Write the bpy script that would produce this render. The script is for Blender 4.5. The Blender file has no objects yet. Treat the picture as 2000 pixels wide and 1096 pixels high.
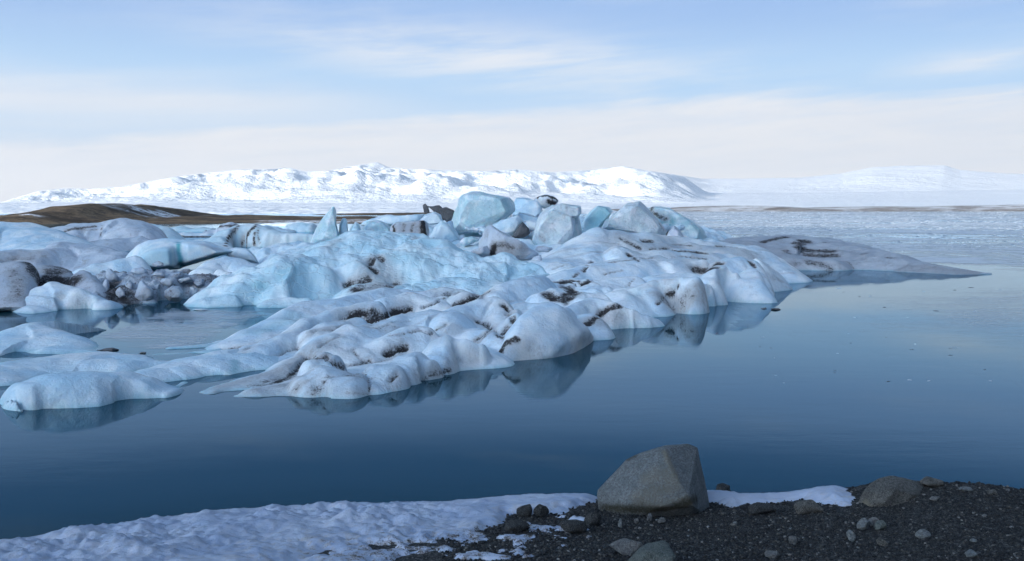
import bpy, bmesh, math, random
import numpy as np
from mathutils import Vector
from mathutils.bvhtree import BVHTree

random.seed(7)
RNG = np.random.default_rng(7)
HAZE = 0.00004
sc = bpy.context.scene
col = sc.collection
R = math.radians

# ------------------------------------------------------------------ camera
F = 1944.0            # focal length in photo pixels (2000 px wide)
CAMH = 4.0
TH = math.atan(148.0 / F)
cam_d = bpy.data.cameras.new('camera')
cam = bpy.data.objects.new('camera', cam_d)
col.objects.link(cam)
cam.location = (0, 0, CAMH)
cam.rotation_euler = (R(90) - TH, 0, 0)
cam_d.sensor_width = 36.0
cam_d.lens = 36.0 * F / 2000.0
cam_d.clip_start = 0.1
cam_d.clip_end = 60000
sc.camera = cam

CT, ST = math.cos(TH), math.sin(TH)


def at(px, py, D):
    """world point seen at photo pixel (px,py) at forward distance D"""
    u = (px - 1000.0) / F
    v = (548.0 - py) / F
    ry = CT + v * ST
    rz = -ST + v * CT
    s = D / ry
    return np.array((u * s, D, CAMH + rz * s))


def onz(px, py, z=0.0):
    v = (548.0 - py) / F
    ry = CT + v * ST
    rz = -ST + v * CT
    s = (z - CAMH) / rz
    return np.array(((px - 1000.0) / F * s, ry * s, z))


# ------------------------------------------------------------------ noise
_perm = np.random.default_rng(11).permutation(256)
_perm = np.concatenate([_perm, _perm, _perm])
_g = np.random.default_rng(12).normal(size=(256, 3))
_g /= np.linalg.norm(_g, axis=1)[:, None]


def perlin(P):
    P = np.asarray(P, float)
    I = np.floor(P).astype(np.int64)
    f = P - I
    I &= 255
    u = f * f * f * (f * (f * 6 - 15) + 10)
    out = 0
    for dx in (0, 1):
        for dy in (0, 1):
            for dz in (0, 1):
                h = _perm[_perm[_perm[(I[:, 0] + dx) & 255] + ((I[:, 1] + dy) & 255)] + ((I[:, 2] + dz) & 255)]
                g = _g[h]
                d = g[:, 0] * (f[:, 0] - dx) + g[:, 1] * (f[:, 1] - dy) + g[:, 2] * (f[:, 2] - dz)
                w = (u[:, 0] if dx else 1 - u[:, 0]) * (u[:, 1] if dy else 1 - u[:, 1]) * (u[:, 2] if dz else 1 - u[:, 2])
                out = out + w * d
    return out * 1.6


def fbm(P, scale, octs=4, gain=0.5, seed=0.0, ridged=False):
    """scale = size in metres of the largest feature"""
    P = np.asarray(P, float) / scale + seed * 17.31
    a, s, tot = 1.0, 0.0, 0.0
    for i in range(octs):
        n = perlin(P + i * 5.7)
        if ridged:
            n = 1 - 2 * np.abs(n)
        s = s + a * n
        tot += a
        a *= gain
        P = P * 2.03
    return s / tot


def sstep(a, b, x):
    t = np.clip((x - a) / (b - a), 0, 1)
    return t * t * (3 - 2 * t)


# ------------------------------------------------------------------ object helpers
def tag(o, label=None, cat=None, group=None, kind=None):
    if label: o['label'] = label
    if cat: o['category'] = cat
    if group: o['group'] = group
    if kind: o['kind'] = kind
    return o


def mesh_obj(name, V, faces, mat, smooth=True, attrs=None):
    """faces: (n,4) or (n,3) int array"""
    me = bpy.data.meshes.new(name)
    V = np.asarray(V, np.float32)
    faces = np.asarray(faces, np.int32)
    n, k = faces.shape
    me.vertices.add(len(V)); me.vertices.foreach_set('co', V.ravel())
    me.loops.add(n * k); me.loops.foreach_set('vertex_index', faces.ravel())
    me.polygons.add(n)
    me.polygons.foreach_set('loop_start', np.arange(0, n * k, k, dtype=np.int32))
    me.polygons.foreach_set('loop_total', np.full(n, k, dtype=np.int32))
    me.polygons.foreach_set('use_smooth', np.full(n, smooth, dtype=bool))
    me.update(calc_edges=True)
    me.validate()
    for an, av in (attrs or {}).items():
        a = me.attributes.new(an, 'FLOAT', 'POINT')
        a.data.foreach_set('value', np.asarray(av, np.float32))
    if mat: me.materials.append(mat)
    o = bpy.data.objects.new(name, me)
    col.objects.link(o)
    return o


def recentre(o, V=None):
    """put the object's origin at its own base"""
    me = o.data
    n = len(me.vertices)
    co = np.empty(n * 3, np.float32); me.vertices.foreach_get('co', co)
    co = co.reshape(-1, 3)
    c = co.mean(0); c[2] = co[:, 2].min()
    co -= c
    me.vertices.foreach_set('co', co.ravel()); me.update()
    o.location = c.tolist()


def grid_faces(nx, ny, keep=None):
    i = np.arange(nx * ny).reshape(ny, nx)
    f = np.stack([i[:-1, :-1], i[:-1, 1:], i[1:, 1:], i[1:, :-1]], -1).reshape(-1, 4)
    if keep is not None:
        f = f[keep[f].any(1)]
    return f


def compact(V, f, attrs):
    used = np.zeros(len(V), bool); used[f.ravel()] = True
    idx = np.cumsum(used) - 1
    return V[used], idx[f], {k: v[used] for k, v in attrs.items()}


# ------------------------------------------------------------------ node helpers
class NT:
    def __init__(self, tree):
        self.t = tree; self.n = tree.nodes; self.l = tree.links

    def node(self, typ, **kw):
        n = self.n.new(typ)
        for k, v in kw.items(): setattr(n, k, v)
        return n

    def put(self, sock, v):
        if isinstance(v, bpy.types.NodeSocket): self.l.new(v, sock)
        elif v is not None:
            try: sock.default_value = v
            except Exception: sock.default_value = (*v, 1.0)

    def m(self, op, a, b=None, c=None, clamp=False):
        n = self.node('ShaderNodeMath', operation=op, use_clamp=clamp)
        self.put(n.inputs[0], a)
        if b is not None: self.put(n.inputs[1], b)
        if c is not None: self.put(n.inputs[2], c)
        return n.outputs[0]

    def mr(self, v, a, b, c=0.0, d=1.0, smooth=True):
        n = self.node('ShaderNodeMapRange', interpolation_type='SMOOTHSTEP' if smooth else 'LINEAR')
        for i, x in enumerate((v, a, b, c, d)): self.put(n.inputs[i], x)
        return n.outputs[0]

    def mix(self, f, a, b, blend='MIX'):
        n = self.node('ShaderNodeMix', data_type='RGBA', blend_type=blend)
        self.put(n.inputs[0], f); self.put(n.inputs[6], a); self.put(n.inputs[7], b)
        return n.outputs[2]

    def noise(self, vec, scale, detail=4, rough=0.55, dist=0.0, typ=None):
        n = self.node('ShaderNodeTexNoise')
        if typ: n.noise_type = typ
        self.put(n.inputs['Vector'], vec)
        n.inputs['Scale'].default_value = scale; n.inputs['Detail'].default_value = detail
        n.inputs['Roughness'].default_value = rough; n.inputs['Distortion'].default_value = dist
        return n.outputs[0]

    def mapping(self, vec, scale=(1, 1, 1), rot=(0, 0, 0), loc=(0, 0, 0)):
        n = self.node('ShaderNodeMapping')
        self.put(n.inputs[0], vec)
        n.inputs[1].default_value = loc; n.inputs[2].default_value = rot; n.inputs[3].default_value = scale
        return n.outputs[0]

    def bump(self, h, strength, dist, normal=None):
        n = self.node('ShaderNodeBump')
        self.put(n.inputs['Strength'], strength); self.put(n.inputs['Distance'], dist)

        self.put(n.inputs['Height'], h)
        if normal is not None: self.put(n.inputs['Normal'], normal)
        return n.outputs[0]

    def attr(self, name):
        return self.node('ShaderNodeAttribute', attribute_name=name).outputs['Fac']


def new_mat(name):
    m = bpy.data.materials.new(name); m.use_nodes = True
    m.node_tree.nodes.clear()
    t = NT(m.node_tree)
    out = t.node('ShaderNodeOutputMaterial')
    return m, t, out


def principled(t, out, base, rough, normal=None, **kw):
    p = t.node('ShaderNodeBsdfPrincipled')
    t.put(p.inputs['Base Color'], base); t.put(p.inputs['Roughness'], rough)
    if normal is not None: t.put(p.inputs['Normal'], normal)
    for k, v in kw.items(): t.put(p.inputs[k], v)
    t.l.new(p.outputs[0], out.inputs['Surface'])
    return p


def ice_mat(name, white, blue, blue_bias=0.0, feat=1.2, grit=0.3, dirt_col=(0.026, 0.024, 0.025), grey=(0.42, 0.42, 0.43),
            rough=0.5, bump=0.7, sss=0.08, fine=1.0, crack=0.0, sharp=0.16):
    m, t, out = new_mat(name)
    pos = t.node('ShaderNodeNewGeometry').outputs['Position']
    n1 = t.noise(pos, 1.0 / feat, 5, 0.6, 0.4)
    n2 = t.noise(pos, 3.2 / feat, 5, 0.65, 0.2)
    n3 = t.noise(pos, 14.0 * fine, 4, 0.7)
    teal = t.attr('teal'); dirt = t.attr('dirt'); film = t.attr('film')
    bl = t.mr(t.m('ADD', t.m('MULTIPLY', n1, 0.75), t.m('MULTIPLY', n2, 0.25)), 0.52 - sharp - blue_bias, 0.52 + sharp - blue_bias)
    c = t.mix(bl, white, blue)
    c = t.mix(t.m('MULTIPLY', teal, 1.0, clamp=True), c, (0.12, 0.40, 0.46))
    # thin grey grit lying on the ice
    g = t.mr(t.m('ADD', t.m('MULTIPLY', n2, 0.6), t.m('MULTIPLY', n3, 0.4)), 0.50, 0.66)
    gm = t.m('ADD', t.m('MULTIPLY', g, grit), t.m('MULTIPLY', film, t.m('ADD', 0.35, t.m('MULTIPLY', n3, 0.9))), clamp=True)
    c = t.mix(gm, c, grey)
    # black volcanic dirt in the seams
    nd = t.m('ADD', t.m('MULTIPLY', t.noise(pos, 4.0 * fine, 6, 0.8), 0.55), t.m('MULTIPLY', t.noise(pos, 19.0 * fine, 5, 0.75), 0.45))
    c = t.mix(t.m('MULTIPLY', t.mr(dirt, 0.02, 0.6), t.mr(nd, 0.30, 0.62, 0.25, 0.85)), c, grey)
    dm = t.m('ADD', t.m('MULTIPLY', dirt, 0.80), t.m('MULTIPLY', t.m('SUBTRACT', nd, 0.5), 2.2))
    dm = t.m('MULTIPLY', t.mr(dm, 0.30, 0.72), t.mr(dirt, 0.08, 0.45))
    c = t.mix(dm, c, t.mix(n3, dirt_col, (0.058, 0.050, 0.050)))
    h = t.m('ADD', t.m('MULTIPLY', n2, 0.5), t.m('ADD', t.m('MULTIPLY', n3, 0.10), t.m('MULTIPLY', t.noise(pos, 45 * fine, 3, 0.7), 0.03)))
    if crack:
        vo = t.node('ShaderNodeTexVoronoi', feature='DISTANCE_TO_EDGE'); vo.inputs['Scale'].default_value = 0.9 * fine
        wv = t.node('ShaderNodeVectorMath', operation='ADD'); t.l.new(t.mapping(pos, (1, 1, 1.8), (0.5, 0.4, 0.3)), wv.inputs[0])
        tn_ = t.node('ShaderNodeTexNoise'); t.l.new(pos, tn_.inputs['Vector']); tn_.inputs['Scale'].default_value = 1.5; tn_.inputs['Detail'].default_value = 5
        t.l.new(tn_.outputs['Color'], wv.inputs[1]); t.l.new(wv.outputs[0], vo.inputs['Vector'])
        ck = t.mr(vo.outputs['Distance'], 0.0, 0.05, 1.0, 0.0)
        ck = t.m('MULTIPLY', ck, t.mr(n1, 0.40, 0.55))
        c = t.mix(t.m('MULTIPLY', ck, crack), c, t.mix(t.mr(n2, 0.45, 0.55), (0.34, 0.42, 0.47), (0.84, 0.87, 0.88)))
        h = t.m('SUBTRACT', h, t.m('MULTIPLY', ck, 0.25 * crack))
    nb = t.bump(h, bump, 0.22)
    rg = t.m('ADD', rough, t.m('MULTIPLY', dm, 0.35))
    principled(t, out, c, rg, nb, **{'Subsurface Weight': sss, 'Subsurface Radius': (0.05, 0.14, 0.22), 'Subsurface Scale': 0.6,
               'Specular IOR Level': 0.3, 'IOR': 1.31})
    return m


M_white = ice_mat('white_ice', (0.86, 0.88, 0.89), (0.50, 0.66, 0.79), 0.02, 2.2, 0.42)
M_left = ice_mat('pale_blue_ice', (0.80, 0.85, 0.88), (0.47, 0.66, 0.79), 0.03, 1.4, 0.14)
M_blue = ice_mat('blue_ice', (0.80, 0.86, 0.88), (0.46, 0.67, 0.77), 0.06, 1.8, 0.12, crack=0.35, rough=0.42)
M_block = ice_mat('clear_block_ice', (0.78, 0.85, 0.87), (0.47, 0.65, 0.71), 0.06, 0.8, 0.35, grey=(0.46, 0.48, 0.5), rough=0.3, crack=0.4, sharp=0.10, sss=0.35)
M_slab = ice_mat('grey_slab_ice', (0.78, 0.82, 0.84), (0.50, 0.62, 0.68), 0.02, 0.9, 0.6, grey=(0.44, 0.45, 0.47), rough=0.4, crack=0.4, sharp=0.12, sss=0.25)
M_grey = ice_mat('dirty_grey_ice', (0.62, 0.65, 0.71), (0.46, 0.53, 0.62), 0.05, 2.0, 0.75, grey=(0.33, 0.32, 0.33))
M_tongue = ice_mat('grey_tongue_ice', (0.52, 0.54, 0.58), (0.40, 0.44, 0.50), 0.05, 2.0, 0.8, grey=(0.30, 0.305, 0.33))
M_rubble = ice_mat('dirty_rubble_ice', (0.60, 0.64, 0.70), (0.36, 0.44, 0.54), 0.02, 0.7, 0.95, grey=(0.16, 0.145, 0.15))
M_far = ice_mat('far_ice', (0.70, 0.77, 0.80), (0.45, 0.63, 0.73), 0.03, 3.0, 0.35, fine=0.4)
M_dark = ice_mat('black_ash_ice', (0.35, 0.36, 0.38), (0.12, 0.12, 0.13), 0.25, 0.7, 0.9, grey=(0.06, 0.055, 0.055))


# ------------------------------------------------------------------ height-field bergs made of smooth lobes
def lobe(pts, front, back=1.5, p=2.0, b=0.3, cap=1.5):
    P = np.array([at(*q) for q in pts])
    n = len(P)
    if isinstance(front, (int, float)):
        wf = np.full(n, float(front))
    else:
        ft = np.array([onz(*q)[:2] for q in front])
        wf = np.empty(n)
        for i in range(n):
            if len(ft) == 1:
                d = np.linalg.norm(P[i, :2] - ft[0])
            else:
                d = 1e9
                for a, c in zip(ft[:-1], ft[1:]):
                    ac = c - a
                    tt = np.clip(np.dot(P[i, :2] - a, ac) / max(np.dot(ac, ac), 1e-9), 0, 1)
                    d = min(d, np.linalg.norm(P[i, :2] - a - ac * tt))
            z = max(P[i, 2], 0.02)
            wf[i] = max(d, 0.12) / (z / (z + b)) ** (1.0 / p)
    wb = np.full(n, float(back)) if isinstance(back, (int, float)) else np.array(back, float)
    return dict(P=P, wf=wf, wb=wb, p=p, b=b, cap=cap)


def eval_lobe(L, X, Y):
    P, wf, wb = L['P'], L['wf'], L['wb']
    best = np.full(X.shape, 1e18); Z = np.zeros(X.shape); W = np.ones(X.shape)
    segs = list(zip(range(len(P) - 1), range(1, len(P)))) or [(0, 0)]
    for i, j in segs:
        a, c = P[i, :2], P[j, :2]
        ac = c - a if i != j else np.array((1.0, 0.0))
        ln2 = np.dot(ac, ac)
        t = np.clip(((X - a[0]) * ac[0] + (Y - a[1]) * ac[1]) / ln2, 0, 1) if i != j else np.zeros(X.shape)
        dx = X - a[0] - ac[0] * t * (i != j); dy = Y - a[1] - ac[1] * t * (i != j)
        if i != j and (i == 0 or j == len(P) - 1):      # blunt ends
            al = (dx * ac[0] + dy * ac[1]) / math.sqrt(ln2)
            d2 = dx * dx + dy * dy + al * al * L['cap']
        else:
            d2 = dx * dx + dy * dy
        ln = math.sqrt(ln2)
        side = (dx * ac[1] - dy * ac[0]) / ln / np.sqrt(d2 + 1e-9)   # +1 = towards the viewer's side
        mk = d2 < best
        best = np.where(mk, d2, best)
        ts = t * t * (3 - 2 * t)
        Z = np.where(mk, P[i, 2] * (1 - ts) + P[j, 2] * ts, Z)
        f = wf[i] * (1 - ts) + wf[j] * ts; bk = wb[i] * (1 - ts) + wb[j] * ts
        s = 0.5 + 0.5 * np.clip(side * 1.0, -1, 1)
        W = np.where(mk, bk * (1 - s) + f * s, W)
    d = np.sqrt(best)
    return (Z + L['b']) * (1 - (d / W) ** L['p']) - L['b']


BERGS = []


def lobe_berg(name, label, mat, lobes, spacing, k=0.06, warp=0.12, wscale=1.4, amp=0.05, nscale=1.1, rid=0.0, crease=0.0,
              cw=0.12, streaks=(), cat='iceberg', group=None, film=0.0, floor=-0.45, film_fn=None, octs=5, folds=(), carve=0.10, bands=()):
    mn = np.array([1e9, 1e9]); mx = -mn
    for L in lobes:
        w = max(L['wf'].max(), L['wb'].max())
        mn = np.minimum(mn, L['P'][:, :2].min(0) - w * 1.05); mx = np.maximum(mx, L['P'][:, :2].max(0) + w * 1.05)
    xs = np.arange(mn[0], mx[0], spacing); ys = np.arange(mn[1], mx[1], spacing)
    X, Y = np.meshgrid(xs, ys)
    x, y = X.ravel(), Y.ravel()
    P0 = np.stack([x, y, np.zeros_like(x)], 1)
    sd = (hash_str(label) % 97) * 0.37
    wx = fbm(P0, wscale, 3, 0.5, sd) * warp; wy = fbm(P0, wscale, 3, 0.5, sd + 3.3) * warp
    H = np.stack([eval_lobe(L, x + wx, y + wy) for L in lobes])
    mxv = H.max(0)
    h = mxv + k * np.log(np.exp((H - mxv) / k).sum(0)) - k * 0.15
    if len(lobes) > 1:
        S = np.sort(H, 0)
        cr = np.exp(-(S[-1] - S[-2]) / cw) * (S[-2] > -0.05)
    else:
        cr = np.zeros_like(h)
    land = sstep(-0.1, 0.25, h)
    dn = fbm(P0, nscale, octs, 0.52, sd + 1.1)
    h2 = h + amp * dn * (0.25 + 0.75 * land)
    if rid: h2 += rid * (fbm(P0, nscale * 1.7, 4, 0.5, sd + 5.0, ridged=True) - 0.3) * land
    for (ax, ay, stretch, wl, am, dw) in folds:
        q = np.stack([(x * ax + y * ay) / stretch, -x * ay + y * ax, 0 * x], 1) + 0.25 * wl * np.stack([fbm(P0, wl, 2, 0.5, sd + 7), fbm(P0, wl, 2, 0.5, sd + 8), 0 * x], 1)
        n = np.abs(fbm(q, wl, 2, 0.4, sd + 12.3))
        h2 += am * sstep(0.05, 0.9, h) * (np.sqrt(n * n + 0.0016) * 2.2 - 0.38)
        cr = np.maximum(cr, dw * np.exp(-n / 0.075))
    V = np.stack([x, y, h2], 1)
    keep = h2 > floor
    f = grid_faces(len(xs), len(ys), keep)
    dirt = crease * 1.25 * cr * sstep(-0.35, 0.2, fbm(P0, 1.9, 3, 0.5, sd + 9)) * (h2 > 0.03)
    fl = np.full(len(h2), film)
    if film_fn is not None: fl = fl + film_fn(V, h2, P0)
    for (ax, ay, stretch, wl, am, lo_, hi_) in bands:      # ash bands frozen into the ice
        q = np.stack([(x * ax + y * ay) / stretch, -x * ay + y * ax + 0.6 * h2, 0 * x], 1) + 0.3 * wl * np.stack([fbm(P0, wl * 2, 2, 0.5, sd + 17), fbm(P0, wl * 2, 2, 0.5, sd + 18), 0 * x], 1)
        bn = fbm(q, wl, 4, 0.6, sd + 21); bm_ = sstep(-0.25, 0.2, fbm(P0, 4.0, 3, 0.5, sd + 23))
        fl = fl + am * sstep(lo_, hi_, bn) * bm_
        dirt = np.maximum(dirt, am * 0.9 * sstep(hi_ - 0.16, hi_ + 0.06, bn) * bm_ * sstep(0.02, 0.15, h2))
    V, f, A = compact(V, f, dict(dirt=dirt, film=fl, teal=sstep(0.10, -0.02, h2) * 0.5))
    d0 = A['dirt'].copy()
    finish_marks(V, f, A, streaks)
    V[:, 2] -= carve * np.clip(A['dirt'] - 0.3, 0, 1) * sstep(0.02, 0.25, V[:, 2])
    o = mesh_obj(name, V, f, mat, True, A)
    tag(o, label, cat, group)
    recentre(o)
    BERGS.append(o)
    return o


def hash_str(s):
    h = 5381
    for ch in s: h = (h * 33 + ord(ch)) & 0xffffffff
    return h


def finish_marks(V, f, A, streaks):
    """streaks: (attr, [(px,py)...], half width m, strength) - found on this surface by casting rays, then painted by distance in 3-D"""
    if not streaks: return
    bvh = BVHTree.FromPolygons([tuple(v) for v in V.tolist()], [tuple(q) for q in f.tolist()])
    org = Vector((0, 0, CAMH))
    for an, pts, w, s in streaks:
        q = []
        dense = []
        if len(pts) == 1: dense = pts
        for a, b in zip(pts[:-1], pts[1:]):
            n = max(2, int(math.hypot(a[0] - b[0], a[1] - b[1]) / 4))
            for i in range(n): dense.append((a[0] + (b[0] - a[0]) * i / n, a[1] + (b[1] - a[1]) * i / n))
        for (px, py) in list(dense) + [pts[-1]]:
            d = at(px, py, 10.0) - np.array((0, 0, CAMH))
            hit = bvh.ray_cast(org, Vector(d.tolist()).normalized())[0]
            if hit is not None: q.append(np.array(hit))
        if not q: continue
        best = np.full(len(V), 1e9)
        for c in q:
            best = np.minimum(best, ((V - c) ** 2).sum(1))
        best = np.sqrt(best)
        wob = 1 + 0.55 * fbm(V, max(w * 2.0, 0.15), 3, 0.6, 2.2)
        A[an] = np.maximum(A[an], s * sstep(1.35, 0.25, best / (w * wob)))


# ------------------------------------------------------------------ blocks: convex pieces fused, rounded and weathered
def ring(outline, D, thick, inset_f=0.72, inset_b=0.8, extra=(), fr=0.5, shift=(0, 0)):
    """3-D points of a solid whose widest section at distance D is the outline"""
    O = np.array(outline, float); c = O.mean(0); O = c + (O - c) * 1.05
    pts = [at(x, y, D) for x, y in O]
    for x, y in c + shift + (O - c) * inset_f: pts.append(at(x, y, D - thick * fr))
    for x, y in c + (O - c) * inset_b: pts.append(at(x, y, D + thick * (1 - fr)))
    for x, y, d in extra: pts.append(at(x, y, D + d))
    return np.array(pts)


def hull_mesh(pts_list):
    bm = bmesh.new()
    for P in pts_list:
        vs = [bm.verts.new(p) for p in P]
        r = bmesh.ops.convex_hull(bm, input=vs)
        dead = [g for g in set(r['geom_interior'] + r['geom_unused']) if isinstance(g, bmesh.types.BMVert) and g.is_valid]
        bmesh.ops.delete(bm, geom=dead, context='VERTS')
    me = bpy.data.meshes.new('tmp'); bm.to_mesh(me); bm.free()
    return me


def remesh(me, voxel):
    o = bpy.data.objects.new('tmp', me); col.objects.link(o)
    md = o.modifiers.new('r', 'REMESH'); md.mode = 'VOXEL'; md.voxel_size = voxel; md.adaptivity = 0
    dg = bpy.context.evaluated_depsgraph_get(); dg.update()
    ev = o.evaluated_get(dg).to_mesh()
    n = len(ev.vertices); V = np.empty(n * 3); ev.vertices.foreach_get('co', V); V = V.reshape(-1, 3)
    nl = len(ev.loops); li = np.empty(nl, np.int32); ev.loops.foreach_get('vertex_index', li)
    lt = np.empty(len(ev.polygons), np.int32); ev.polygons.foreach_get('loop_total', lt)
    if (lt == 4).all(): f = li.reshape(-1, 4)
    else:
        ls = np.empty(len(ev.polygons), np.int32); ev.polygons.foreach_get('loop_start', ls)
        f = np.array([[li[a], li[a + 1], li[a + 2], li[a + 3] if k == 4 else li[a + 2]] for a, k in zip(ls, lt)])
    o.evaluated_get(dg).to_mesh_clear()
    bpy.data.objects.remove(o); bpy.data.meshes.remove(me)
    return V, f


def laplace(V, f, it, lam=0.5):
    e = np.concatenate([f[:, [0, 1]], f[:, [1, 2]], f[:, [2, 3]], f[:, [3, 0]]])
    e = e[e[:, 0] != e[:, 1]]
    n = len(V)
    cnt = np.bincount(e[:, 0], minlength=n) + np.bincount(e[:, 1], minlength=n)
    cnt = np.maximum(cnt, 1)[:, None]
    for _ in range(it):
        S = np.stack([np.bincount(e[:, 0], V[e[:, 1], k], n) + np.bincount(e[:, 1], V[e[:, 0], k], n) for k in range(3)], 1)
        V = V + lam * (S / cnt - V)
    return V


def normals(V, f):
    a = V[f[:, 2]] - V[f[:, 0]]; b = V[f[:, 3]] - V[f[:, 1]]
    fn = np.cross(a, b)
    N = np.zeros_like(V)
    for k in range(4):
        for c in range(3): N[:, c] += np.bincount(f[:, k], fn[:, c], len(V))
    return N / np.maximum(np.linalg.norm(N, axis=1)[:, None], 1e-9)


def weather(V, f, size, amp, rid, seed):
    N = normals(V, f)
    d = amp * size * fbm(V, size * 0.45, 5, 0.52, seed) + rid * size * (fbm(V, size * 0.6, 4, 0.5, seed + 4, ridged=True) - 0.35)
    return V + N * d[:, None]


def block(name, label, mat, hulls, res=70, smooth=1, amp=0.020, rid=0.020, facets=22, bite=0.055, scoops=6, cat='ice block', group=None, streaks=(), film=0.0,
          teal_fn=None, film_fn=None):
    allp = np.concatenate(hulls)
    size = float(np.linalg.norm(allp.max(0) - allp.min(0)))
    V, f = remesh(hull_mesh(hulls), size / res)
    sd = (hash_str(label) % 89) * 0.41
    rr = np.random.default_rng(hash_str(label) % 100003)
    c0 = V.mean(0); ext = np.ptp(V, axis=0) / 2
    for _ in range(scoops):            # shallow melt hollows
        i = rr.integers(len(V)); rad = size * rr.uniform(0.10, 0.24)
        n = (V[i] - c0) / np.linalg.norm(V[i] - c0)
        d2 = ((V - V[i]) ** 2).sum(1) / rad ** 2
        V = V - n * (np.clip(1 - d2, 0, 1) ** 1.5 * rad * rr.uniform(0.10, 0.24))[:, None]
    for _ in range(facets):            # broken flat faces
        n = rr.normal(size=3) * np.array((1, 1.2, 0.8)); n /= np.linalg.norm(n)
        s = (V - c0) @ n
        off = s.max() * (1 - rr.uniform(0.3, 1.0) * bite * 2)
        V = V - n * np.maximum(0, s - off)[:, None]
    V = laplace(V, f, smooth)
    V = weather(V, f, size, amp, rid, sd)
    A = dict(dirt=np.zeros(len(V)), film=np.full(len(V), film), teal=np.zeros(len(V)))
    zz = (V[:, 2] - V[:, 2].min()) / max(np.ptp(V[:, 2]), 1e-6)
    if teal_fn: A['teal'] = teal_fn(V, zz)
    if film_fn: A['film'] = A['film'] + film_fn(V, zz)
    finish_marks(V, f, A, streaks)
    o = mesh_obj(name, V, f, mat, True, A)
    tag(o, label, cat, group)
    recentre(o)
    return o

# ================================================================== SKY, SUN
SUN_EL, SUN_AZ = 9.0, 218.0     # azimuth measured from the view direction (+Y), clockwise: behind and a little to the left
w = bpy.data.worlds.new('World'); sc.world = w; w.use_nodes = True
w.node_tree.nodes.clear()
t = NT(w.node_tree)
wout = t.node('ShaderNodeOutputWorld')
sky = t.node('ShaderNodeTexSky', sky_type='NISHITA')
sky.sun_disc = False
sky.sun_elevation = R(SUN_EL); sky.sun_rotation = R(SUN_AZ)
sky.altitude = 0; sky.air_density = 1.0; sky.dust_density = 0.6; sky.ozone_density = 1.5
dirv = t.node('ShaderNodeTexCoord').outputs['Generated']
sx = t.node('ShaderNodeSeparateXYZ'); t.l.new(dirv, sx.inputs[0])
az = t.m('ARCTAN2', sx.outputs[0], sx.outputs[1])
el = t.m('ARCSINE', sx.outputs[2])


def uv(su, sv, sh=0.0, off=0.0):
    c = t.node('ShaderNodeCombineXYZ')
    t.put(c.inputs[0], t.m('MULTIPLY', az, su))
    t.put(c.inputs[1], t.m('MULTIPLY', t.m('SUBTRACT', el, t.m('MULTIPLY', az, sh)), sv))
    c.inputs[2].default_value = off
    return c.outputs[0]


def gauss(v, c, s):
    d = t.m('DIVIDE', t.m('SUBTRACT', v, c), s)
    return t.m('POWER', 2.718, t.m('MULTIPLY', t.m('MULTIPLY', d, d), -1.0))


elc = t.m('MAXIMUM', el, 0.0)
clear = t.mix(1.0, sky.outputs[0], SKY_GAIN := (1.0, 1.0, 1.0), 'MULTIPLY')
# extra sky glow around the unseen sun, added to side-light the ice
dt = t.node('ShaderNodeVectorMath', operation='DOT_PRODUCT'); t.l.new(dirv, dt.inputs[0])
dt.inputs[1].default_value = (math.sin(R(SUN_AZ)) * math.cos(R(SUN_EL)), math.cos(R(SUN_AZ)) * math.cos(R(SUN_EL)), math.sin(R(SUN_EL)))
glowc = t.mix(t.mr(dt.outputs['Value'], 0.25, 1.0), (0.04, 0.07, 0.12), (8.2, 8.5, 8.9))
# blue that deepens with height over the pale haze of the low sky
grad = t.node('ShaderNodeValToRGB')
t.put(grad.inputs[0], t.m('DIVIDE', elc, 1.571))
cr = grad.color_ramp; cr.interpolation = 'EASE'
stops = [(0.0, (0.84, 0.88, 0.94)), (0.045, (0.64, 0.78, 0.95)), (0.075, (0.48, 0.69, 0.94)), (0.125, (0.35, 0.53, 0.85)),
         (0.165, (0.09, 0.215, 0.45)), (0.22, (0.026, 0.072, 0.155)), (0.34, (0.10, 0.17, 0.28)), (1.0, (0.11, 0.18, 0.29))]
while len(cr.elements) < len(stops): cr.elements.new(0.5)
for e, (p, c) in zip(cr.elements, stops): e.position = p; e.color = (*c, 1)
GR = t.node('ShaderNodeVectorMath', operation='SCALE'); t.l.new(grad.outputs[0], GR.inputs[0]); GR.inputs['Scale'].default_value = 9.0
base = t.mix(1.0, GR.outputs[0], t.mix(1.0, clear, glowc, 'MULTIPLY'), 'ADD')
# high thin cloud
u1 = t.noise(uv(3.2, 26, 0.05, 1.0), 1.0, 6, 0.55, 0.4)
u2 = t.noise(uv(9.0, 70, 0.08, 4.0), 1.0, 5, 0.6, 0.3)
mixn = t.m('ADD', t.m('MULTIPLY', u1, 0.7), t.m('MULTIPLY', u2, 0.3))
edge = t.m('ADD', t.mr(az, -0.42, 0.18, 0.060, 0.104, False), t.m('MULTIPLY', t.m('SUBTRACT', mixn, 0.5), 0.060))
bank = t.m('MULTIPLY', t.mr(t.m('SUBTRACT', edge, el), -0.010, 0.010), t.mr(el, 0.40, 0.25))
bank = t.m('MULTIPLY', bank, t.mr(u2, 0.25, 0.6, 0.80, 1.0))
strip = t.m('MULTIPLY', gauss(el, t.m('ADD', 0.098, t.m('MULTIPLY', t.m('SUBTRACT', u1, 0.5), 0.05)), 0.021), t.mr(az, -0.02, -0.32))
w1 = t.m('MULTIPLY', gauss(el, t.m('ADD', 0.142, t.m('MULTIPLY', az, -0.10)), 0.030), gauss(az, -0.02, 0.24))
wis = t.m('MULTIPLY', w1, t.mr(mixn, 0.38, 0.60))
w2 = t.m('MULTIPLY', gauss(el, t.m('ADD', 0.128, t.m('MULTIPLY', t.m('SUBTRACT', az, 0.45), 0.10)), 0.014), t.mr(az, 0.30, 0.44))
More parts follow.
